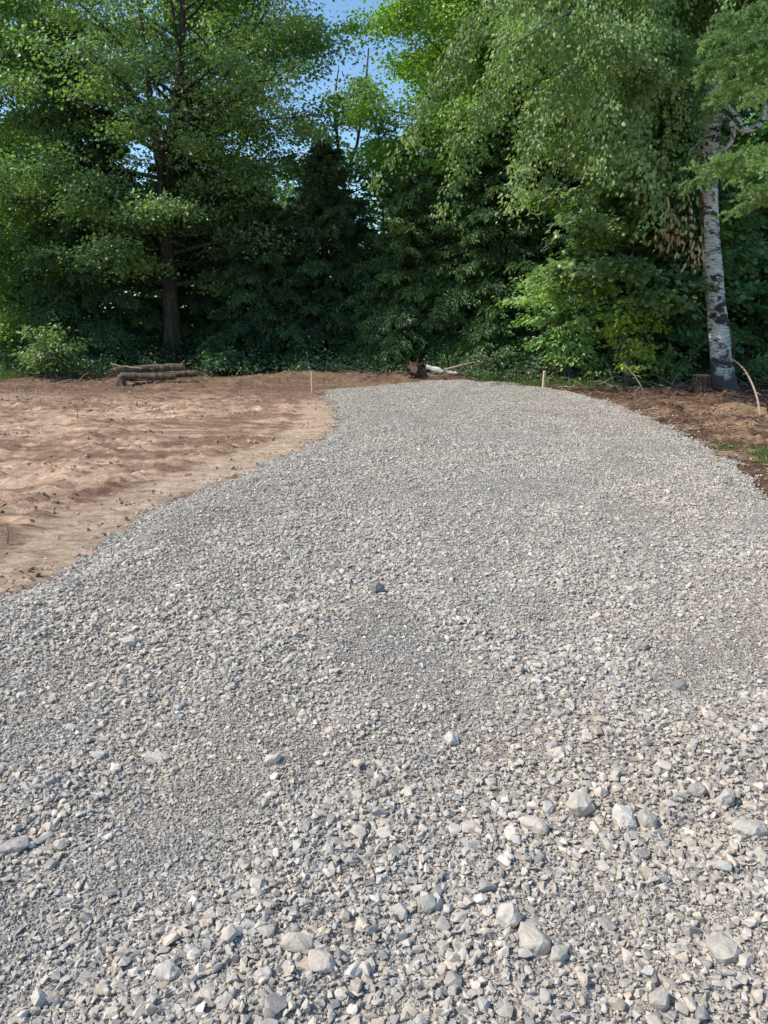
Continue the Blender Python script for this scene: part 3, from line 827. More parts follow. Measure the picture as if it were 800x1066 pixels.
# right
deciduous('young_maple', 'young maple with large clear leaves left of the birch trunk', 'tree', on(655, 18.3), 6.6, .07, 1.9, 1.6, G_MAPLE * .85, nlimb=34, nper=46, leaf=.13, seed=61, clump=.5, tpl=MAP, wide=.95, updown=.45)
deciduous('young_maple', 'young maple behind the yellow green bush in the shade', 'tree', on(700, 19.2), 5.6, .06, 1.8, 1.0, G_DARK * 1.3, nlimb=26, nper=44, leaf=.13, seed=62, clump=.5, tpl=MAP, wide=.95)
deciduous('maple_tree', 'dark maple in deep shade behind the birch trunk', 'tree', on(760, 22.5), 11, .17, 3.8, 1.8, G_DARK * 1.2, nlimb=40, nper=85, leaf=.15, seed=63, clump=.75, low_r=2.8)
deciduous('maple_tree', 'dark maple at the right edge behind the spruce boughs', 'tree', on(850, 20.0), 8, .12, 3.0, .9, G_DARK * 1.3, nlimb=34, nper=75, leaf=.13, seed=64, clump=.65, low_r=2.4)
conifer('hemlock_tree', 'blackish hemlock in the shade just left behind the birch trunk', on(690, 24), 8, .12, 2.6, G_CONI, 39, n=90, dens=1.4, spray=.13)
conifer('hemlock_tree', 'blackish hemlock in the shade right behind the birch trunk', on(800, 25), 8, .12, 2.6, G_CONI, 40, n=80, dens=1.4, spray=.13)
conifer('hemlock_tree', 'dark hemlock deep in the wood behind the right stake', on(560, 26), 9, .12, 3.0, G_CONI, 43, n=80, dens=1.4, spray=.14)

deciduous('maple_tree', 'maple filling the upper left behind the forked maple', 'tree', on(70, 30), 15, .2, 4.2, 3.0, G_MAPLE, nlimb=34, nper=75, leaf=.14, seed=65, clump=.9)
deciduous('maple_tree', 'maple with a narrow crown behind the right limbs of the forked maple', 'tree', on(232, 30.5), 14.5, .18, 2.3, 3.0, G_MAPLE, nlimb=26, nper=60, leaf=.14, seed=66, clump=.8)
# --- far wood, one mass
def far_wood():
    rng = np.random.default_rng(8); n = 950
    x = rng.uniform(-30, 30, n); y = rng.uniform(33, 46, n)
    z = rng.random(n) * (6.5 + 2.5 * fbm(x * .15, y * 0 + 3, 2, 4))
    gap = np.abs(x / y + .045) < .05
    z = np.where(gap & (z > 3.2), z * .4, z)
    cen = np.stack([x, y, z], 1)
    P, D, Nn, L, C = clump_leaves(rng, cen, rng.uniform(1.0, 1.9, n), 90, .30, np.tile([0, -1., 0], (n, 1)), G_DARK, flat=.7)
    k = P[:, 2] > 0
    o = leaves('distant_woods', P[k], D[k], Nn[k], L[k], L[k], C[k], DIA, M['leaf'], None)
    tag(o, 'far mass of dark woodland closing the view behind the nearer trees', 'woods', kind='stuff')
far_wood()

# --- undergrowth along the foot of the wood
def undergrowth():
    rng = np.random.default_rng(18); n = 1500
    x = rng.uniform(-15, 15, n); y = rng.uniform(19.4, 24.5, n)
    edge_ = np.where(x > 2.2, 18.6, np.where(x > -2.5, 20.4, 21.0)) - .25 * np.clip(x - 5, 0, 3)
    y = y - 20.2 + edge_ + .6
    hgt = .12 + .75 * rng.random(n) ** 1.6 * sstep(-.2, 2.2, y - edge_)
    kk = (x > -2) | (rng.random(n) < .3); x, y, hgt = x[kk], y[kk], hgt[kk]; n = len(x)
    z = soil_z(x, y) + hgt
    cen = np.stack([x, y, z], 1)
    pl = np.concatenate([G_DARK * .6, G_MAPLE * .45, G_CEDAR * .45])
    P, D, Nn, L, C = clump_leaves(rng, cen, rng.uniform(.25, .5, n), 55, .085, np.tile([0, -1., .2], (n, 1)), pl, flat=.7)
    k = P[:, 2] > -.05
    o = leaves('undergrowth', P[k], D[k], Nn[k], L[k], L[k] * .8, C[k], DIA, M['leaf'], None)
    tag(o, 'low mixed green plants growing along the foot of the wood', 'undergrowth', kind='stuff')
undergrowth()

def grass():
    rng = np.random.default_rng(28)
    xs, ys = [], []
    x = rng.uniform(-17, -10.2, 16000); y = rng.uniform(19.2, 25, 16000); xs.append(x); ys.append(y)
    x = rng.normal(4.55, .4, 9000); y = rng.normal(8.7, .8, 9000)
    k = (gravel_d(x, y) < -.15) & (fbm(x * 1.5, y * 1.5, 4, 5) > .44); xs.append(x[k]); ys.append(y[k])
    x = rng.uniform(2.4, 8.5, 9000); y = rng.uniform(17.4, 19.4, 9000); k = fbm(x * 2, y * 2, 3, 5) > .52; xs.append(x[k]); ys.append(y[k])
    x = np.concatenate(xs); y = np.concatenate(ys); n = len(x)
    P = np.stack([x, y, soil_z(x, y) - .005], 1)
    D = np.array([0, 0, 1.]) + rng.normal(0, .45, (n, 3)); Nn = rng.normal(size=(n, 3)); Nn[:, 2] = .2
    C = np.array([.13, .19, .05]) * rng.uniform(.6, 1.4, (n, 1))
    L = np.where(y < 14, .05, .17) * rng.uniform(.5, 1.3, n)
    o = leaves('grass', P, D, Nn, L, L * .12 + .003, C, NDL, M['leaf'], None)
    tag(o, 'thin short grass at the far left lawn and in patches on the right verge', 'grass', kind='stuff')
grass()

# --- shrubs
def shrub(name, label, base, w, h, palette, seed, leaf, tpl, n=60, nper=40, wide=.8, cat='shrub', stems=9, mat=None, depth=.8, group=None):
    rng = np.random.default_rng(seed); base = np.array(base, float)
    root = thing(name, label, cat, base, group); mb = MB(); cen, rd, out = [], [], []
    for i in range(stems):
        az = i * 2.399 + rng.normal(0, .3)
        lean = rng.uniform(.15, 1.0)
        d = np.array([math.cos(az) * lean * w / h, math.sin(az) * lean * w / h * depth, 1.0])
        L = h * rng.uniform(.7, 1.05) * math.sqrt(1 + (lean * w / h) ** 2 * .6)
        P = curve(base + [0, 0, -.05], d, L, 7, rng, -.35 * lean, .2)
        mb.tube(P, np.linspace(.014, .004, 8), 5, False)
        for k in range(max(2, n // stems)):
            tt = rng.uniform(.25, 1.0)
            q = np.array([np.interp(tt * 7, np.arange(8), P[:, j]) for j in range(3)])
            a2 = rng.uniform(0, 2 * math.pi); l2 = rng.uniform(.15, .4) * w
            e = q + np.array([math.cos(a2) * l2, math.sin(a2) * l2 * depth, rng.uniform(-.02, .12)])
            mb.tube([q, (q + e) / 2 + [0, 0, .03], e], [.005, .004, .003], 3, False)
            cen.append(e); rd.append(rng.uniform(.5, 1.1) * w * .26); out.append([math.cos(a2), math.sin(a2), 0])
    mb.build('stems', M['bark_grey'], root)
    cen = np.array(cen); P, D, Nn, L, C = clump_leaves(rng, cen, np.array(rd), nper, leaf, np.array(out), palette, flat=.5, updown=.5)
    k = P[:, 2] > base[2] + .02
    leaves('foliage', P[k], D[k], Nn[k], L[k], L[k] * wide, C[k], tpl, mat or M['leaf'], root)
    return root
shrub('shrub', 'light green spreading shrub at the left edge of the wood', onb(50, 391), 1.25, 1.5, G_SHRUB * .55, 71, .13, OVA, n=60, nper=34, wide=.6)
shrub('shrub', 'pale green bushy shrub right behind the right stake', onb(592, 397), 1.25, 2.8, G_SHRUB * 1.1, 72, .12, OVA, n=120, nper=36, wide=.6, stems=11)
shrub('shrub', 'yellow green bush in the sun left of the leaning stick', onb(655, 402), .85, 2.4, G_YEL, 73, .11, OVA, n=70, nper=26, wide=.7)
shrub('shrub', 'low green bush at the foot of the pale shrub', onb(620, 398), .7, .8, G_SHRUB * .7, 74, .09, OVA, n=45, nper=30, wide=.65)
shrub('shrub', 'low dark bush beside the fallen birch branch', onb(535, 391), .9, 1.2, G_MAPLE * 1.1, 75, .10, OVA, n=50, nper=34, wide=.7)
shrub('shrub', 'low weedy plant between the yellow green bush and the stump', onb(698, 399), .6, .9, G_MAPLE * 1.4, 76, .09, OVA, n=40, nper=24, wide=.6)
shrub('shrub', 'small green plant right of the birch foot at the picture edge', onb(790, 400), .7, .9, G_MAPLE, 77, .09, OVA, n=40, nper=26, wide=.6)
shrub('shrub', 'dark green bush at the wood edge behind the soil bank', onb(470, 388), .9, 1.1, G_DARK * 1.5, 78, .10, OVA, n=50, nper=34, wide=.7)
shrub('shrub', 'dim green bush right of the log pile', onb(232, 388), .8, .7, G_DARK * .7, 79, .10, OVA, n=40, nper=30, wide=.7)

# --- the birch
def birch():
    rng = np.random.default_rng(91)
    b = onb(754, 403); Y = b[1]
    root = thing('birch_tree', 'white barked birch with a leaning trunk and gnarled upper limbs', 'tree', b)
    mb = MB()
    pts = [(756, 409), (754, 398), (751, 375), (748, 340), (744, 300), (741, 260), (739, 225), (738, 190), (738, 160), (739, 130), (739, 105), (738, 75), (741, 45), (744, 10), (748, -40), (752, -110)]
    P = np.array([at(x, y, Y) for x, y in pts])
    s = Y / F
    wd = np.array([27, 23.5, 21, 18.5, 17.5, 17, 16.5, 16.5, 17, 20, 18, 12, 9, 8, 7, 4]) * s / 2
    # finer rings with a little irregularity
    ti = np.linspace(0, len(P) - 1, 60)
    PF = np.stack([np.interp(ti, np.arange(len(P)), P[:, k]) for k in range(3)], 1); WF = np.interp(ti, np.arange(len(P)), wd)
    WF = WF * (1 + rng.normal(0, .03, 60))
    mb.tube(PF, WF, 16, True, .045, rng)
    o = mb.build('trunk', M['birch'], root)
    me = o.data
    # root flare lumps and the burl where the limbs leave
    mb = MB()
    def T(pp, w0, w1, dy=0, k=7):
        Pq = np.array([at(x, y, Y + d_) for (x, y, d_) in pp])
        tq = np.linspace(0, len(Pq) - 1, 4 * len(Pq)); Pf = np.stack([np.interp(tq, np.arange(len(Pq)), Pq[:, j]) for j in range(3)], 1)
        for _ in range(2): Pf[1:-1] = (Pf[:-2] + Pf[1:-1] * 2 + Pf[2:]) / 4
        mb.tube(Pf, np.linspace(w0, w1, len(Pf)) * s / 2 * .62, k, True, .12, rng)
    T([(740, 118, 0), (752, 122, -.15), (764, 132, -.3), (776, 136, -.4), (786, 134, -.45), (794, 126, -.45), (797, 116, -.4), (796, 104, -.4)], 12, 6)
    T([(741, 100, 0), (752, 103, -.1), (762, 115, -.25), (772, 128, -.3)], 9, 4)
    T([(746, 158, -.1), (756, 154, -.3), (763, 146, -.35), (764, 136, -.3), (760, 128, -.3), (752, 122, -.2)], 6, 8)
    T([(738, 138, -.2), (726, 150, -.4), (716, 158, -.5)], 3, 1.4)
    T([(752, 128, -.3), (744, 145, -.4), (738, 160, -.5)], 3, 1.6)
    T([(736, 120, -.1), (733, 100, -.2), (731, 80, -.25), (732, 66, -.3)], 7, 4)
    T([(734, 80, -.2), (718, 85, -.5), (706, 92, -.8), (690, 95, -1.0)], 3, 1.2)
    mb.build('limbs', M['birch_up'], root)
    # strips of loose bark on the left side
    for (x0, y0, x1, y1, w) in ((731, 150, 730, 215, 4), (733, 190, 732, 260, 3.5), (764, 345, 763, 395, 3), (735, 95, 733, 135, 5)):
        Pq = np.array([at(x0 + (x1 - x0) * t_ + rng.normal(0, .7), y0 + (y1 - y0) * t_, Y - .06) for t_ in np.linspace(0, 1, 7)])
        mb = MB(); mb.tube(Pq, np.array([.3, .8, 1, .9, .8, .6, .2]) * w * s / 2, 5)
        mb.build('bark_strip', M['stump_bark'], root)
    # hanging twigs and leaves: a wide veil to the left of the trunk, thinner above and to the right
    mb = MB(); cen, rd, out = [], [], []
    limbs = [((744, 10), (640, -30), (560, 20), 3.6), ((745, 0), (650, -60), (545, -20), 3.2), ((741, 45), (690, 20), (640, 60), 2.8), ((748, -40), (680, -80), (600, -60), 3.4),
             ((742, 30), (700, 40), (680, 90), 2.2), ((746, -20), (790, -50), (840, -20), 2.6), ((744, 20), (770, 0), (800, 20), 2.0), ((741, 50), (660, 30), (590, 80), 3.0),
             ((748, -40), (640, -20), (520, 30), 3.8), ((738, 75), (700, 80), (650, 120), 2.4), ((750, -80), (700, -120), (640, -110), 3.0), ((748, -60), (800, -90), (850, -60), 3.0)]
    for li, (a, m_, e, dd) in enumerate(limbs):
        for rep in range(2):
            dd2 = (dd * (.5 + .7 * rep)) * (1 if li % 3 else -.5) 
            p0, p1, p2 = at(*a, Y), at(*m_, Y - dd2 * .5), at(e[0] + rng.normal(0, 14), e[1] + rng.normal(0, 14), Y - dd2)
            tq = np.linspace(0, 1, 9)[:, None]
            Pq = (1 - tq) ** 2 * p0 + 2 * tq * (1 - tq) * p1 + tq ** 2 * p2
            mb.tube(Pq, np.linspace(.045, .01, 9), 6, False)
            for k in range(9):
                tt = rng.uniform(.15, 1) * 8
                q = np.array([np.interp(tt, np.arange(9), Pq[:, j]) for j in range(3)])
                a2 = rng.uniform(0, 2 * math.pi)
                d = [math.cos(a2) - .25, math.sin(a2), .15]
                Pt = curve(q, d, rng.uniform(.5, 1.2), 6, rng, -1.3, .2)
                mb.tube(Pt, np.linspace(.008, .003, 7), 3, False)
                for j in range(1, 7):
                    cen.append(Pt[j]); rd.append(rng.uniform(.16, .30)); out.append([math.cos(a2), math.sin(a2), -.7])
    # low hanging fringe left of the trunk
    for (x, y, y1) in ((520, 60, 120), (560, 110, 180), (600, 120, 170), (640, 120, 150), (680, 110, 150), (700, 140, 190), (545, 30, 150), (580, 60, 150), (620, 60, 160), (665, 60, 150), (715, 100, 170)):
        for rep in range(3):
            d_ = rng.uniform(.3, 2.6)
            p = at(x + rng.normal(0, 14), y - 50, Y - d_)
            Pt = curve(p, [rng.normal(-.2, .3), rng.normal(0, .3), -.5], (y1 - y + 60) * s * rng.uniform(.7, 1.1), 7, rng, -.6, .25)
            mb.tube(Pt, np.linspace(.007, .003, 8), 3, False)
            for j in range(1, 8):
                cen.append(Pt[j]); rd.append(rng.uniform(.15, .28)); out.append([-.4, -.2, -.8])
    mb.build('twigs', M['bark_grey'], root)
    cen = np.array(cen); 
    P, D, Nn, L, C = clump_leaves(rng, cen, np.array(rd) * 1.2, 62, .078, np.array(out, float), G_BIRCH * 1.2, flat=.9, droop=.6, updown=.8)
    k = (P[:, 2] > 2.2) & ~((np.abs(P[:, 0] - PF[30][0] - .02) < .5 * rng.random(len(P)) ** .4) & (P[:, 1] < Y + .5) & (P[:, 2] < at(738, 66, Y)[2]))
    leaves('crown', P[k], D[k] + np.array([0, 0, -.2]), Nn[k], L[k], L[k] * .8, C[k], OVA, M['leaf_gloss'], root)
    # withered spray
    cen = np.array([at(x + rng.normal(0, 8), y + rng.normal(0, 9), Y - .6) for (x, y) in ((712, 188), (700, 200), (692, 222), (706, 232), (716, 222), (710, 250), (712, 268), (698, 236), (720, 205))])
    P, D, Nn, L, C = clump_leaves(rng, cen, np.full(len(cen), .22), 26, .11, np.tile([0, 0, -1.], (len(cen), 1)), pal((.42, .30, .18), (.30, .20, .12), (.52, .42, .28), (.20, .27, .10), (.24, .3, .12)), flat=1.0, droop=.9, updown=.9)
    dl = leaves('dead_leaves', P, D + np.array([0, 0, -.8]), Nn, L, L * .6, C, OVA, M['dead_leaf'], root)
    dl['label'] = 'withered brown leaves hanging left of the trunk'
birch()

# --- spruce at the right, its trunk just outside the frame
def spruce():
    rng = np.random.default_rng(95)
    b = np.array([6.35, 9.3, -.02]); Y = b[1]
    root = thing('spruce_tree', 'light green spruce reaching in with soft boughs at the upper right edge', 'conifer', b)
    mb = MB(); H = 9.0
    TP = b + np.stack([np.zeros(8), np.zeros(8), np.linspace(-.1, H, 8)], 1)
    mb.tube(TP, np.linspace(.17, .02, 8), 12, True, .05, rng)
    P_, D_, L_, C_, N_ = [], [], [], [], []
    targets = [((742, 42), .6, .9), ((738, 72), .9, .9), ((752, 100), .3, .9), ((728, 186), .1, .7), ((775, 214), .4, .9), ((758, 22), -.6, 1), ((775, 66), -.9, 1),
               ((740, 172), -.4, .7), ((798, 168), -.8, .8), ((792, 100), -1.2, .9), ((764, 48), -.9, .9), ((766, 84), -.2, 1), ((788, 200), -.9, .9), ((770, 182), .5, .8), ((785, 35), .2, 1)]
    boughs = []
    for (pp, dd, w) in targets:
        e = at(*pp, Y + dd); z = e[2] + .25 + .15 * rng.random()
        p0 = b + np.array([0, 0, z]); boughs.append((p0, e, w, True))
    for i in range(46):
        u = i / 46; z = 2.6 + (H - 2.9) * u; az = i * 2.399
        Lb = 2.3 * (1 - u) ** .8 + .2
        if math.cos(az) < -.25 and z < 5.2: continue
        p0 = b + np.array([0, 0, z]); boughs.append((p0, p0 + np.array([math.cos(az) * Lb, math.sin(az) * Lb, -.25 * Lb]), 1, False))
    pal_ = pal((.25, .38, .13), (.22, .34, .12), (.29, .42, .15), (.18, .29, .11))
    for (p0, e, w, fine) in boughs:
        L = np.linalg.norm(e - p0); ax = (e - p0) / L
        t_ = np.linspace(0, 1, 10)[:, None]
        Pq = p0 + (e - p0) * t_ + np.array([0, 0, 1.]) * (.12 * np.sin(t_ * math.pi)) * L * .5
        mb.tube(Pq, np.linspace(.022, .005, 10), 6, False)
        sd_ = unit(np.cross(ax, [0, 0, 1.]))
        nb = int((26 if fine else 10) * L / 2)
        pc = pal_[rng.integers(0, 4)] * rng.uniform(.85, 1.15)
        for j in range(nb):
            s_ = .25 + .75 * (j + rng.random()) / nb
            if not fine: s_ = .15 + .85 * (j + rng.random()) / nb
            q = np.array([np.interp(s_ * 9, np.arange(10), Pq[:, k]) for k in range(3)])
            sg = 1 if j % 2 else -1
            bl = (.22 + .40 * (1.05 - s_)) * w * rng.uniform(.7, 1.2)
            d = unit(ax * .75 + sd_ * sg * rng.uniform(.5, 1.0) + np.array([0, 0, rng.uniform(-.3, .05)]))
            Pb = curve(q, d, bl, 5, rng, -.25, .12)
            mb.tube(Pb, np.linspace(.005, .002, 6), 3, False)
            # twiglets
            tw = []
            for k in range(9 if fine else 4):
                tt = rng.uniform(.15, 1.0) * 5; qq = np.array([np.interp(tt, np.arange(6), Pb[:, c_]) for c_ in range(3)])
                dd = unit(d + rng.normal(0, .6, 3) + np.array([0, 0, -.1])); tw.append((qq + rng.normal(0, .03, 3), dd, rng.uniform(.07, .15)))
            tw.append((Pb[2], d, bl * .6)); tw.append((Pb[0], d, bl * .5))
            for (qq, dd, ll) in tw:
                m = int((520 if fine else 170) * ll)
                tt = rng.random(m)[:, None]
                rad = unit(rng.normal(size=(m, 3)) + np.array([0, 0, .3]))
                P_.append(qq + dd * ll * tt); D_.append(rad + dd * .9); L_.append(rng.uniform(.026, .046, m) * (1 if fine else 1.6))
                N_.append(rng.normal(size=(m, 3)) + np.array([0, 0, 1.2])); C_.append(pc * (rng.uniform(.7, 1.3, m) * (.85 + .35 * tt[:, 0]))[:, None])
    mb.build('trunk', M['bark'], root)
    L_ = np.concatenate(L_)
    leaves('needles', np.concatenate(P_), np.concatenate(D_), np.concatenate(N_), L_, L_ * .24, np.concatenate(C_), NDL, M['needle'], root)
spruce()

# ------------------------------------------------------------------ small things
def rotz(a): c, s = math.cos(a), math.sin(a); return np.array([[c, -s, 0], [s, c, 0], [0, 0, 1]])
def stake(px, py, h, lean, label):
    b = gp(px, py); 
    b[2] = float(soil_z(np.array([b[0]]), np.array([b[1]]))[0])
    mb = MB(); w = .026
    c = np.array([[-1, -1], [1, -1], [1, 1], [-1, 1]]) * w
    rings = [(-.12, 1), (h * .985, 1), (h, .82)]
    V = np.concatenate([np.stack([c[:, 0] * k + lean * z, c[:, 1] * k, np.full(4, z)], 1) for z, k in rings])
    V = V @ rotz(.35).T + b
    Qs = [[i * 4 + j, i * 4 + (j + 1) % 4, i * 4 + 4 + (j + 1) % 4, i * 4 + 4 + j] for i in range(2) for j in range(4)] + [[8, 9, 10, 11], [3, 2, 1, 0]]
    me = mesh_np('survey_stake', V - b, [np.array(Qs)], None, False)
    o = link('survey_stake', me, M['stake']); o.location = Vector(b); tag(o, label, 'stake', 'wooden survey stakes marking the end of the drive')
stake(326, 406, .47, -.02, 'wooden survey stake standing in the soil left of the gravel')
stake(566, 402, .40, .03, 'pale wooden survey stake at the far right end of the gravel before the shrub')

def log(name, label, p0, p1, r0, r1, seed, mat='log_bark', cat='log', ends=True, wob=.08, bend=.0):
    rng = np.random.default_rng(seed)
    p0, p1 = np.array(p0, float), np.array(p1, float); base = (p0 + p1) / 2; base[2] -= r0
    root = thing(name, label, cat, base)
    t_ = np.linspace(0, 1, 14)[:, None]
    P = p0 + (p1 - p0) * t_ + rng.normal(0, .008, (14, 3)) + np.array([0, 0, bend]) * np.sin(t_ * math.pi)
    mb = MB(); mb.tube(P, np.linspace(r0, r1, 14), 14, False, wob, rng); mb.build('bark', M[mat], root)
    for e, q, rr_ in ((0, 1, r0), (-1, -2, r1)):
        mb = MB(); d = (P[e] - P[q]); d /= np.linalg.norm(d)
        mb.tube([P[e] - d * .02, P[e] + d * .004], rr_ * .95, 14, True, .03, rng); mb.build('cut_end', M['cut'], root, smooth=False)
    return root
YL = gp(150, 397)[1]
def L3(px, py, dy=0): return at(px, py, YL + dy)
log('log', 'thick lower log of the pile before the forked maple', L3(126, 392.5), L3(183, 391.5, .15), .105, .09, 1)
log('log', 'upper log of the pile lying across the thick lower log', L3(118, 386, .12), L3(192, 382, .2), .07, .095, 2, bend=.02)
log('log', 'slim rear log half hidden behind the pile', L3(135, 393.5, .45), L3(206, 388.5, .55), .09, .08, 3)
log('pole', 'thin peeled pole lying on top of the log pile', L3(117, 379.5, .05), L3(182, 381, .15), .022, .016, 4, 'dead_wood', 'pole', bend=-.08)
def stump(label, px, py, w, h, seed, mat='stump_bark', spikes=9, name='stump', cut=True):
    rng = np.random.default_rng(seed); b = onb(px, py); root = thing(name, label, 'stump', b)
    mb = MB(); k = 20; z = np.linspace(-.08, h, 9)
    rad = w / 2 * (1 + .55 * np.exp(-np.maximum(z, 0) / (h * .35)))
    mb.tube(np.stack([np.full(9, b[0]), np.full(9, b[1]), b[2] + z], 1), rad, k, True, .07, rng)
    for i in range(spikes):
        a = 2 * math.pi * i / spikes + rng.normal(0, .2)
        d = np.array([math.cos(a), math.sin(a), 0])
        mb.tube([b + d * w * .42 + [0, 0, h * rng.uniform(.5, .9)], b + d * w * .62 + [0, 0, h * .25], b + d * w * rng.uniform(.9, 1.4) + [0, 0, -.03]], [.012, .03, .012], 5)
    mb.build('bark', M[mat], root)
    if cut:
        mb = MB(); mb.tube([b + [0, 0, h - .01], b + [0, 0, h + .006]], w / 2 * .92, k, True, .04, rng); mb.build('cut_top', M['cut'], root, smooth=False)
    return root
stump('short upright stump block at the left end of the log pile', 127, 398, .17, .30, 11, 'log_bark', 5)
stump('rough reddish stump beside the foot of the birch', 729, 407, .36, .36, 12)
def rootball():
    rng = np.random.default_rng(14); b = onb(431, 394); b[2] += .0; root = thing('uprooted_stump', 'uprooted stump with its round root plate turned to the drive', 'stump', b)
    mb = MB(); c = b + [0, 0, .22]
    mb.tube([c + [0, -.05, 0], c + [.05, .35, .02], c + [.2, .9, .0]], [.17, .12, .10], 14, True, .1, rng)
    for i in range(16):
        a = 2 * math.pi * i / 16 + rng.normal(0, .15); d = np.array([math.cos(a), -.1 + rng.normal(0, .15), math.sin(a)])
        l = rng.uniform(.18, .34)
        if c[2] + d[2] * l < b[2] - .05: l *= .6
        mb.tube([c + d * .08, c + d * .6 * l + rng.normal(0, .015, 3), c + d * l + rng.normal(0, .03, 3)], [.035, .022, .006], 5)
    mb.build('roots', M['stump_bark'], root)
    mb = MB(); mb.tube([c + [0, -.075, 0], c + [0, -.04, 0]], .095, 14, True, .06, rng); mb.build('cut_face', M['cut'], root, smooth=False)
rootball()
YB = gp(470, 393)[1]
log('birch_log', 'fallen white birch log behind the end of the gravel', at(444, 383, YB + .3), at(476, 390, YB + .1), .085, .065, 15, 'birch_up', 'log')
def branch(name, label, pts, w0, w1, mat, seed, cat='branch', twigs=4, Y=None, tw=.3):
    rng = np.random.default_rng(seed)
    P = np.array([at(x, y, yy) for (x, y, yy) in pts])
    tq = np.linspace(0, len(P) - 1, 5 * len(P)); Pf = np.stack([np.interp(tq, np.arange(len(P)), P[:, k]) for k in range(3)], 1)
    for _ in range(4): Pf[1:-1] = (Pf[:-2] + Pf[1:-1] * 2 + Pf[2:]) / 4
    b = Pf[np.argmin(Pf[:, 2])].copy()
    mb = MB(); mb.tube(Pf - b, np.linspace(w0, w1, len(Pf)), 7, True, .08, rng)
    for i in range(twigs):
        j = rng.integers(len(Pf) // 4, len(Pf)); q = Pf[j] - b
        mb.tube(curve(q, rng.normal(size=3) + [0, 0, .5], tw * rng.uniform(.5, 1), 4, rng, -.2, .3), np.linspace(w1 * .8, .003, 5), 4, False)
    V = mb.build(name, M[mat]); V.location = Vector(b); return tag(V, label, cat)
branch('fallen_branch', 'pale arched dead branch rising behind the fallen birch log', [(463, 385, YB), (478, 381, YB - .05), (490, 378, YB - .1), (500, 377, YB - .1), (507, 379, YB), (507, 388, YB + .1)], .03, .015, 'dead_wood', 21, tw=.5, twigs=6)
branch('fallen_branch', 'low pale branch lying flat right of the fallen birch log', [(470, 386, YB + .2), (486, 389, YB + .1), (504, 392, YB)], .03, .02, 'birch_up', 22, twigs=4, tw=.4)
YS = gp(672, 412)[1]
branch('leaning_stick', 'pale bare stick leaning left out of the verge before the yellow bush', [(672, 413, YS), (668, 402, YS), (660, 390, YS + .05), (653, 382, YS + .1), (649, 377, YS + .15)], .017, .009, 'dead_wood', 23, 'stick', 3, tw=.25)
YC = gp(790, 432)[1]
branch('bent_stick', 'long pale stick bent in an arch from the birch foot to the verge', [(792, 433, YC), (789, 415, YC + .3), (783, 398, YC + .9), (775, 384, YC + 1.6), (766, 376, YC + 2.2), (758, 372, YC + 2.7)], .018, .014, 'dead_wood', 24, 'stick', 2, tw=.2)
branch('thin_stick', 'thin dark stem standing left of the leaning stick', [(640, 404, 17.0), (637, 392, 17.0), (633, 380, 17.1), (627, 372, 17.2)], .009, .005, 'grey_wood', 26, 'stick', 2, tw=.2)
branch('broken_twig', 'short forked twig lying on the verge between birch foot and bent stick', [(772, 424, 14.8), (778, 418, 14.85), (786, 416, 14.9)], .012, .006, 'dead_wood', 27, 'twig', 3, tw=.25)
branch('dead_twig', 'thin dry twig standing in the soil at the left edge', [(8, 566, gp(8, 566)[1]), (9, 555, gp(8, 566)[1]), (7, 544, gp(8, 566)[1] + .02)], .006, .003, 'grey_wood', 25, 'twig', 2, tw=.08)
branch('dead_twig', 'tiny twig sticking up in the shaded far part of the soil field', [(81, 436, gp(81, 436)[1]), (81, 428, gp(81, 436)[1])], .010, .005, 'grey_wood', 29, 'twig', 1, tw=.05)
def brush():
    rng = np.random.default_rng(44); mb = MB()
    for i in range(420):
        if i < 170: x, y = rng.normal(1.6, 1.3), rng.normal(20.3, .5)
        elif i < 340: x, y = rng.uniform(3.0, 9.5), rng.uniform(16.2, 19.0)
        else: x, y = rng.normal(-6.6, 1.4), rng.normal(19.5, .5)
        if gravel_d(np.array([x]), np.array([y]))[0] > -.1: continue
        z = float(soil_z(np.array([x]), np.array([y]))[0]); a = rng.uniform(0, 2 * math.pi)
        P = curve([x, y, z + rng.uniform(0, .04)], [math.cos(a), math.sin(a) * .5, rng.uniform(-.05, .5) if rng.random() < .4 else .04], rng.uniform(.2, .9), 5, rng, -.35, .35)
        P[:, 2] = np.maximum(P[:, 2], z + .005)
        mb.tube(P, np.linspace(rng.uniform(.005, .013), .003, 6), 4, False)
    o = mb.build('brush', M['dead_wood'])
    tag(o, 'broken dead twigs and brush lying along the edge of the wood', 'brush', kind='stuff')
brush()
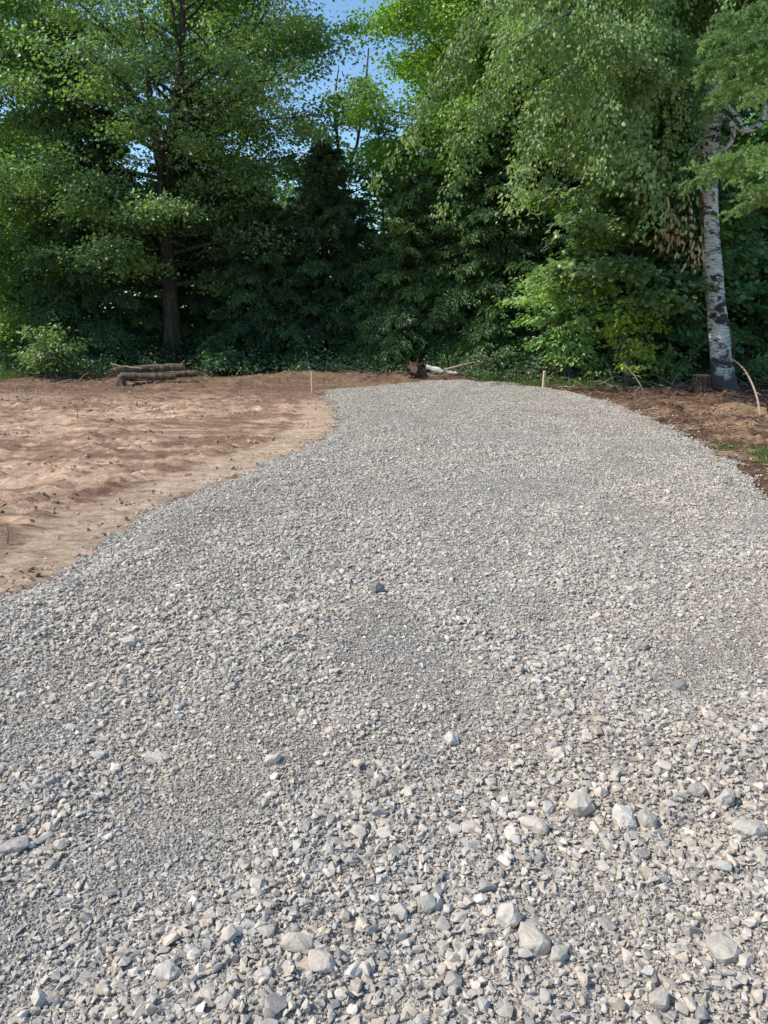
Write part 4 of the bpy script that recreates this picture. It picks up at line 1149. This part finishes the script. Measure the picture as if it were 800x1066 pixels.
for i, (px, yy, hh, ln, lab) in enumerate(((672, 18.9, 5.4, .25, 'slim pale sapling stem standing behind the yellow green bush'), (705, 19.6, 5.8, -.2, 'slim sapling stem between the yellow green bush and the birch'),
        (722, 18.4, 4.2, .15, 'thinnest sapling stem close on the left of the birch trunk'), (783, 20.5, 5.5, .1, 'slim sapling stem in the shade right of the birch trunk'), (640, 19.4, 5.0, -.15, 'slim sapling stem between the pale shrub and the yellow green bush'))):
    deciduous('sapling', lab, 'sapling', on(px, yy), hh, .045, .9, 2.2, G_MAPLE * .8, nlimb=12, nper=16, leaf=.11, seed=120 + i, clump=.35, bark=M['bark_grey'], lean=(ln, 0), tpl=MAP, wide=.9)
# ------------------------------------------------------------------ light
sun_dir = unit(np.array([-.86, -.12, 1.0]))
EL = math.asin(sun_dir[2]); AZ = math.atan2(sun_dir[0], sun_dir[1])
sun_d = bpy.data.lights.new('sun', 'SUN'); sun = bpy.data.objects.new('sun', sun_d); col.objects.link(sun)
sun_d.energy = 5.0; sun_d.angle = R(.5); sun_d.color = (1, .93, .83)
sun.rotation_euler = Vector(sun_dir.tolist()).to_track_quat('Z', 'Y').to_euler()
sun.location = (-20, 10, 30)
w = bpy.data.worlds.new('World'); scene.world = w; w.use_nodes = True
nt = w.node_tree; nt.nodes.clear()
wo = nt.nodes.new('ShaderNodeOutputWorld'); bg = nt.nodes.new('ShaderNodeBackground'); sky = nt.nodes.new('ShaderNodeTexSky')
sky.sky_type = 'NISHITA'; sky.sun_disc = False; sky.sun_elevation = EL; sky.sun_rotation = AZ
sky.air_density = 1.0; sky.dust_density = .3; sky.ozone_density = 1.2
bg.inputs['Strength'].default_value = .15
tint_ = mixc(nt, 1.0, sky.outputs[0], (1.05, 1.25, 1.34), 'MULTIPLY'); nt.links.new(tint_, bg.inputs[0]); nt.links.new(bg.outputs[0], wo.inputs[0])
scene.view_settings.view_transform = 'Standard'; scene.view_settings.look = 'None'; scene.view_settings.exposure = 0
cy = scene.cycles
cy.max_bounces = 8; cy.diffuse_bounces = 5; cy.glossy_bounces = 2; cy.transmission_bounces = 5; cy.transparent_max_bounces = 4
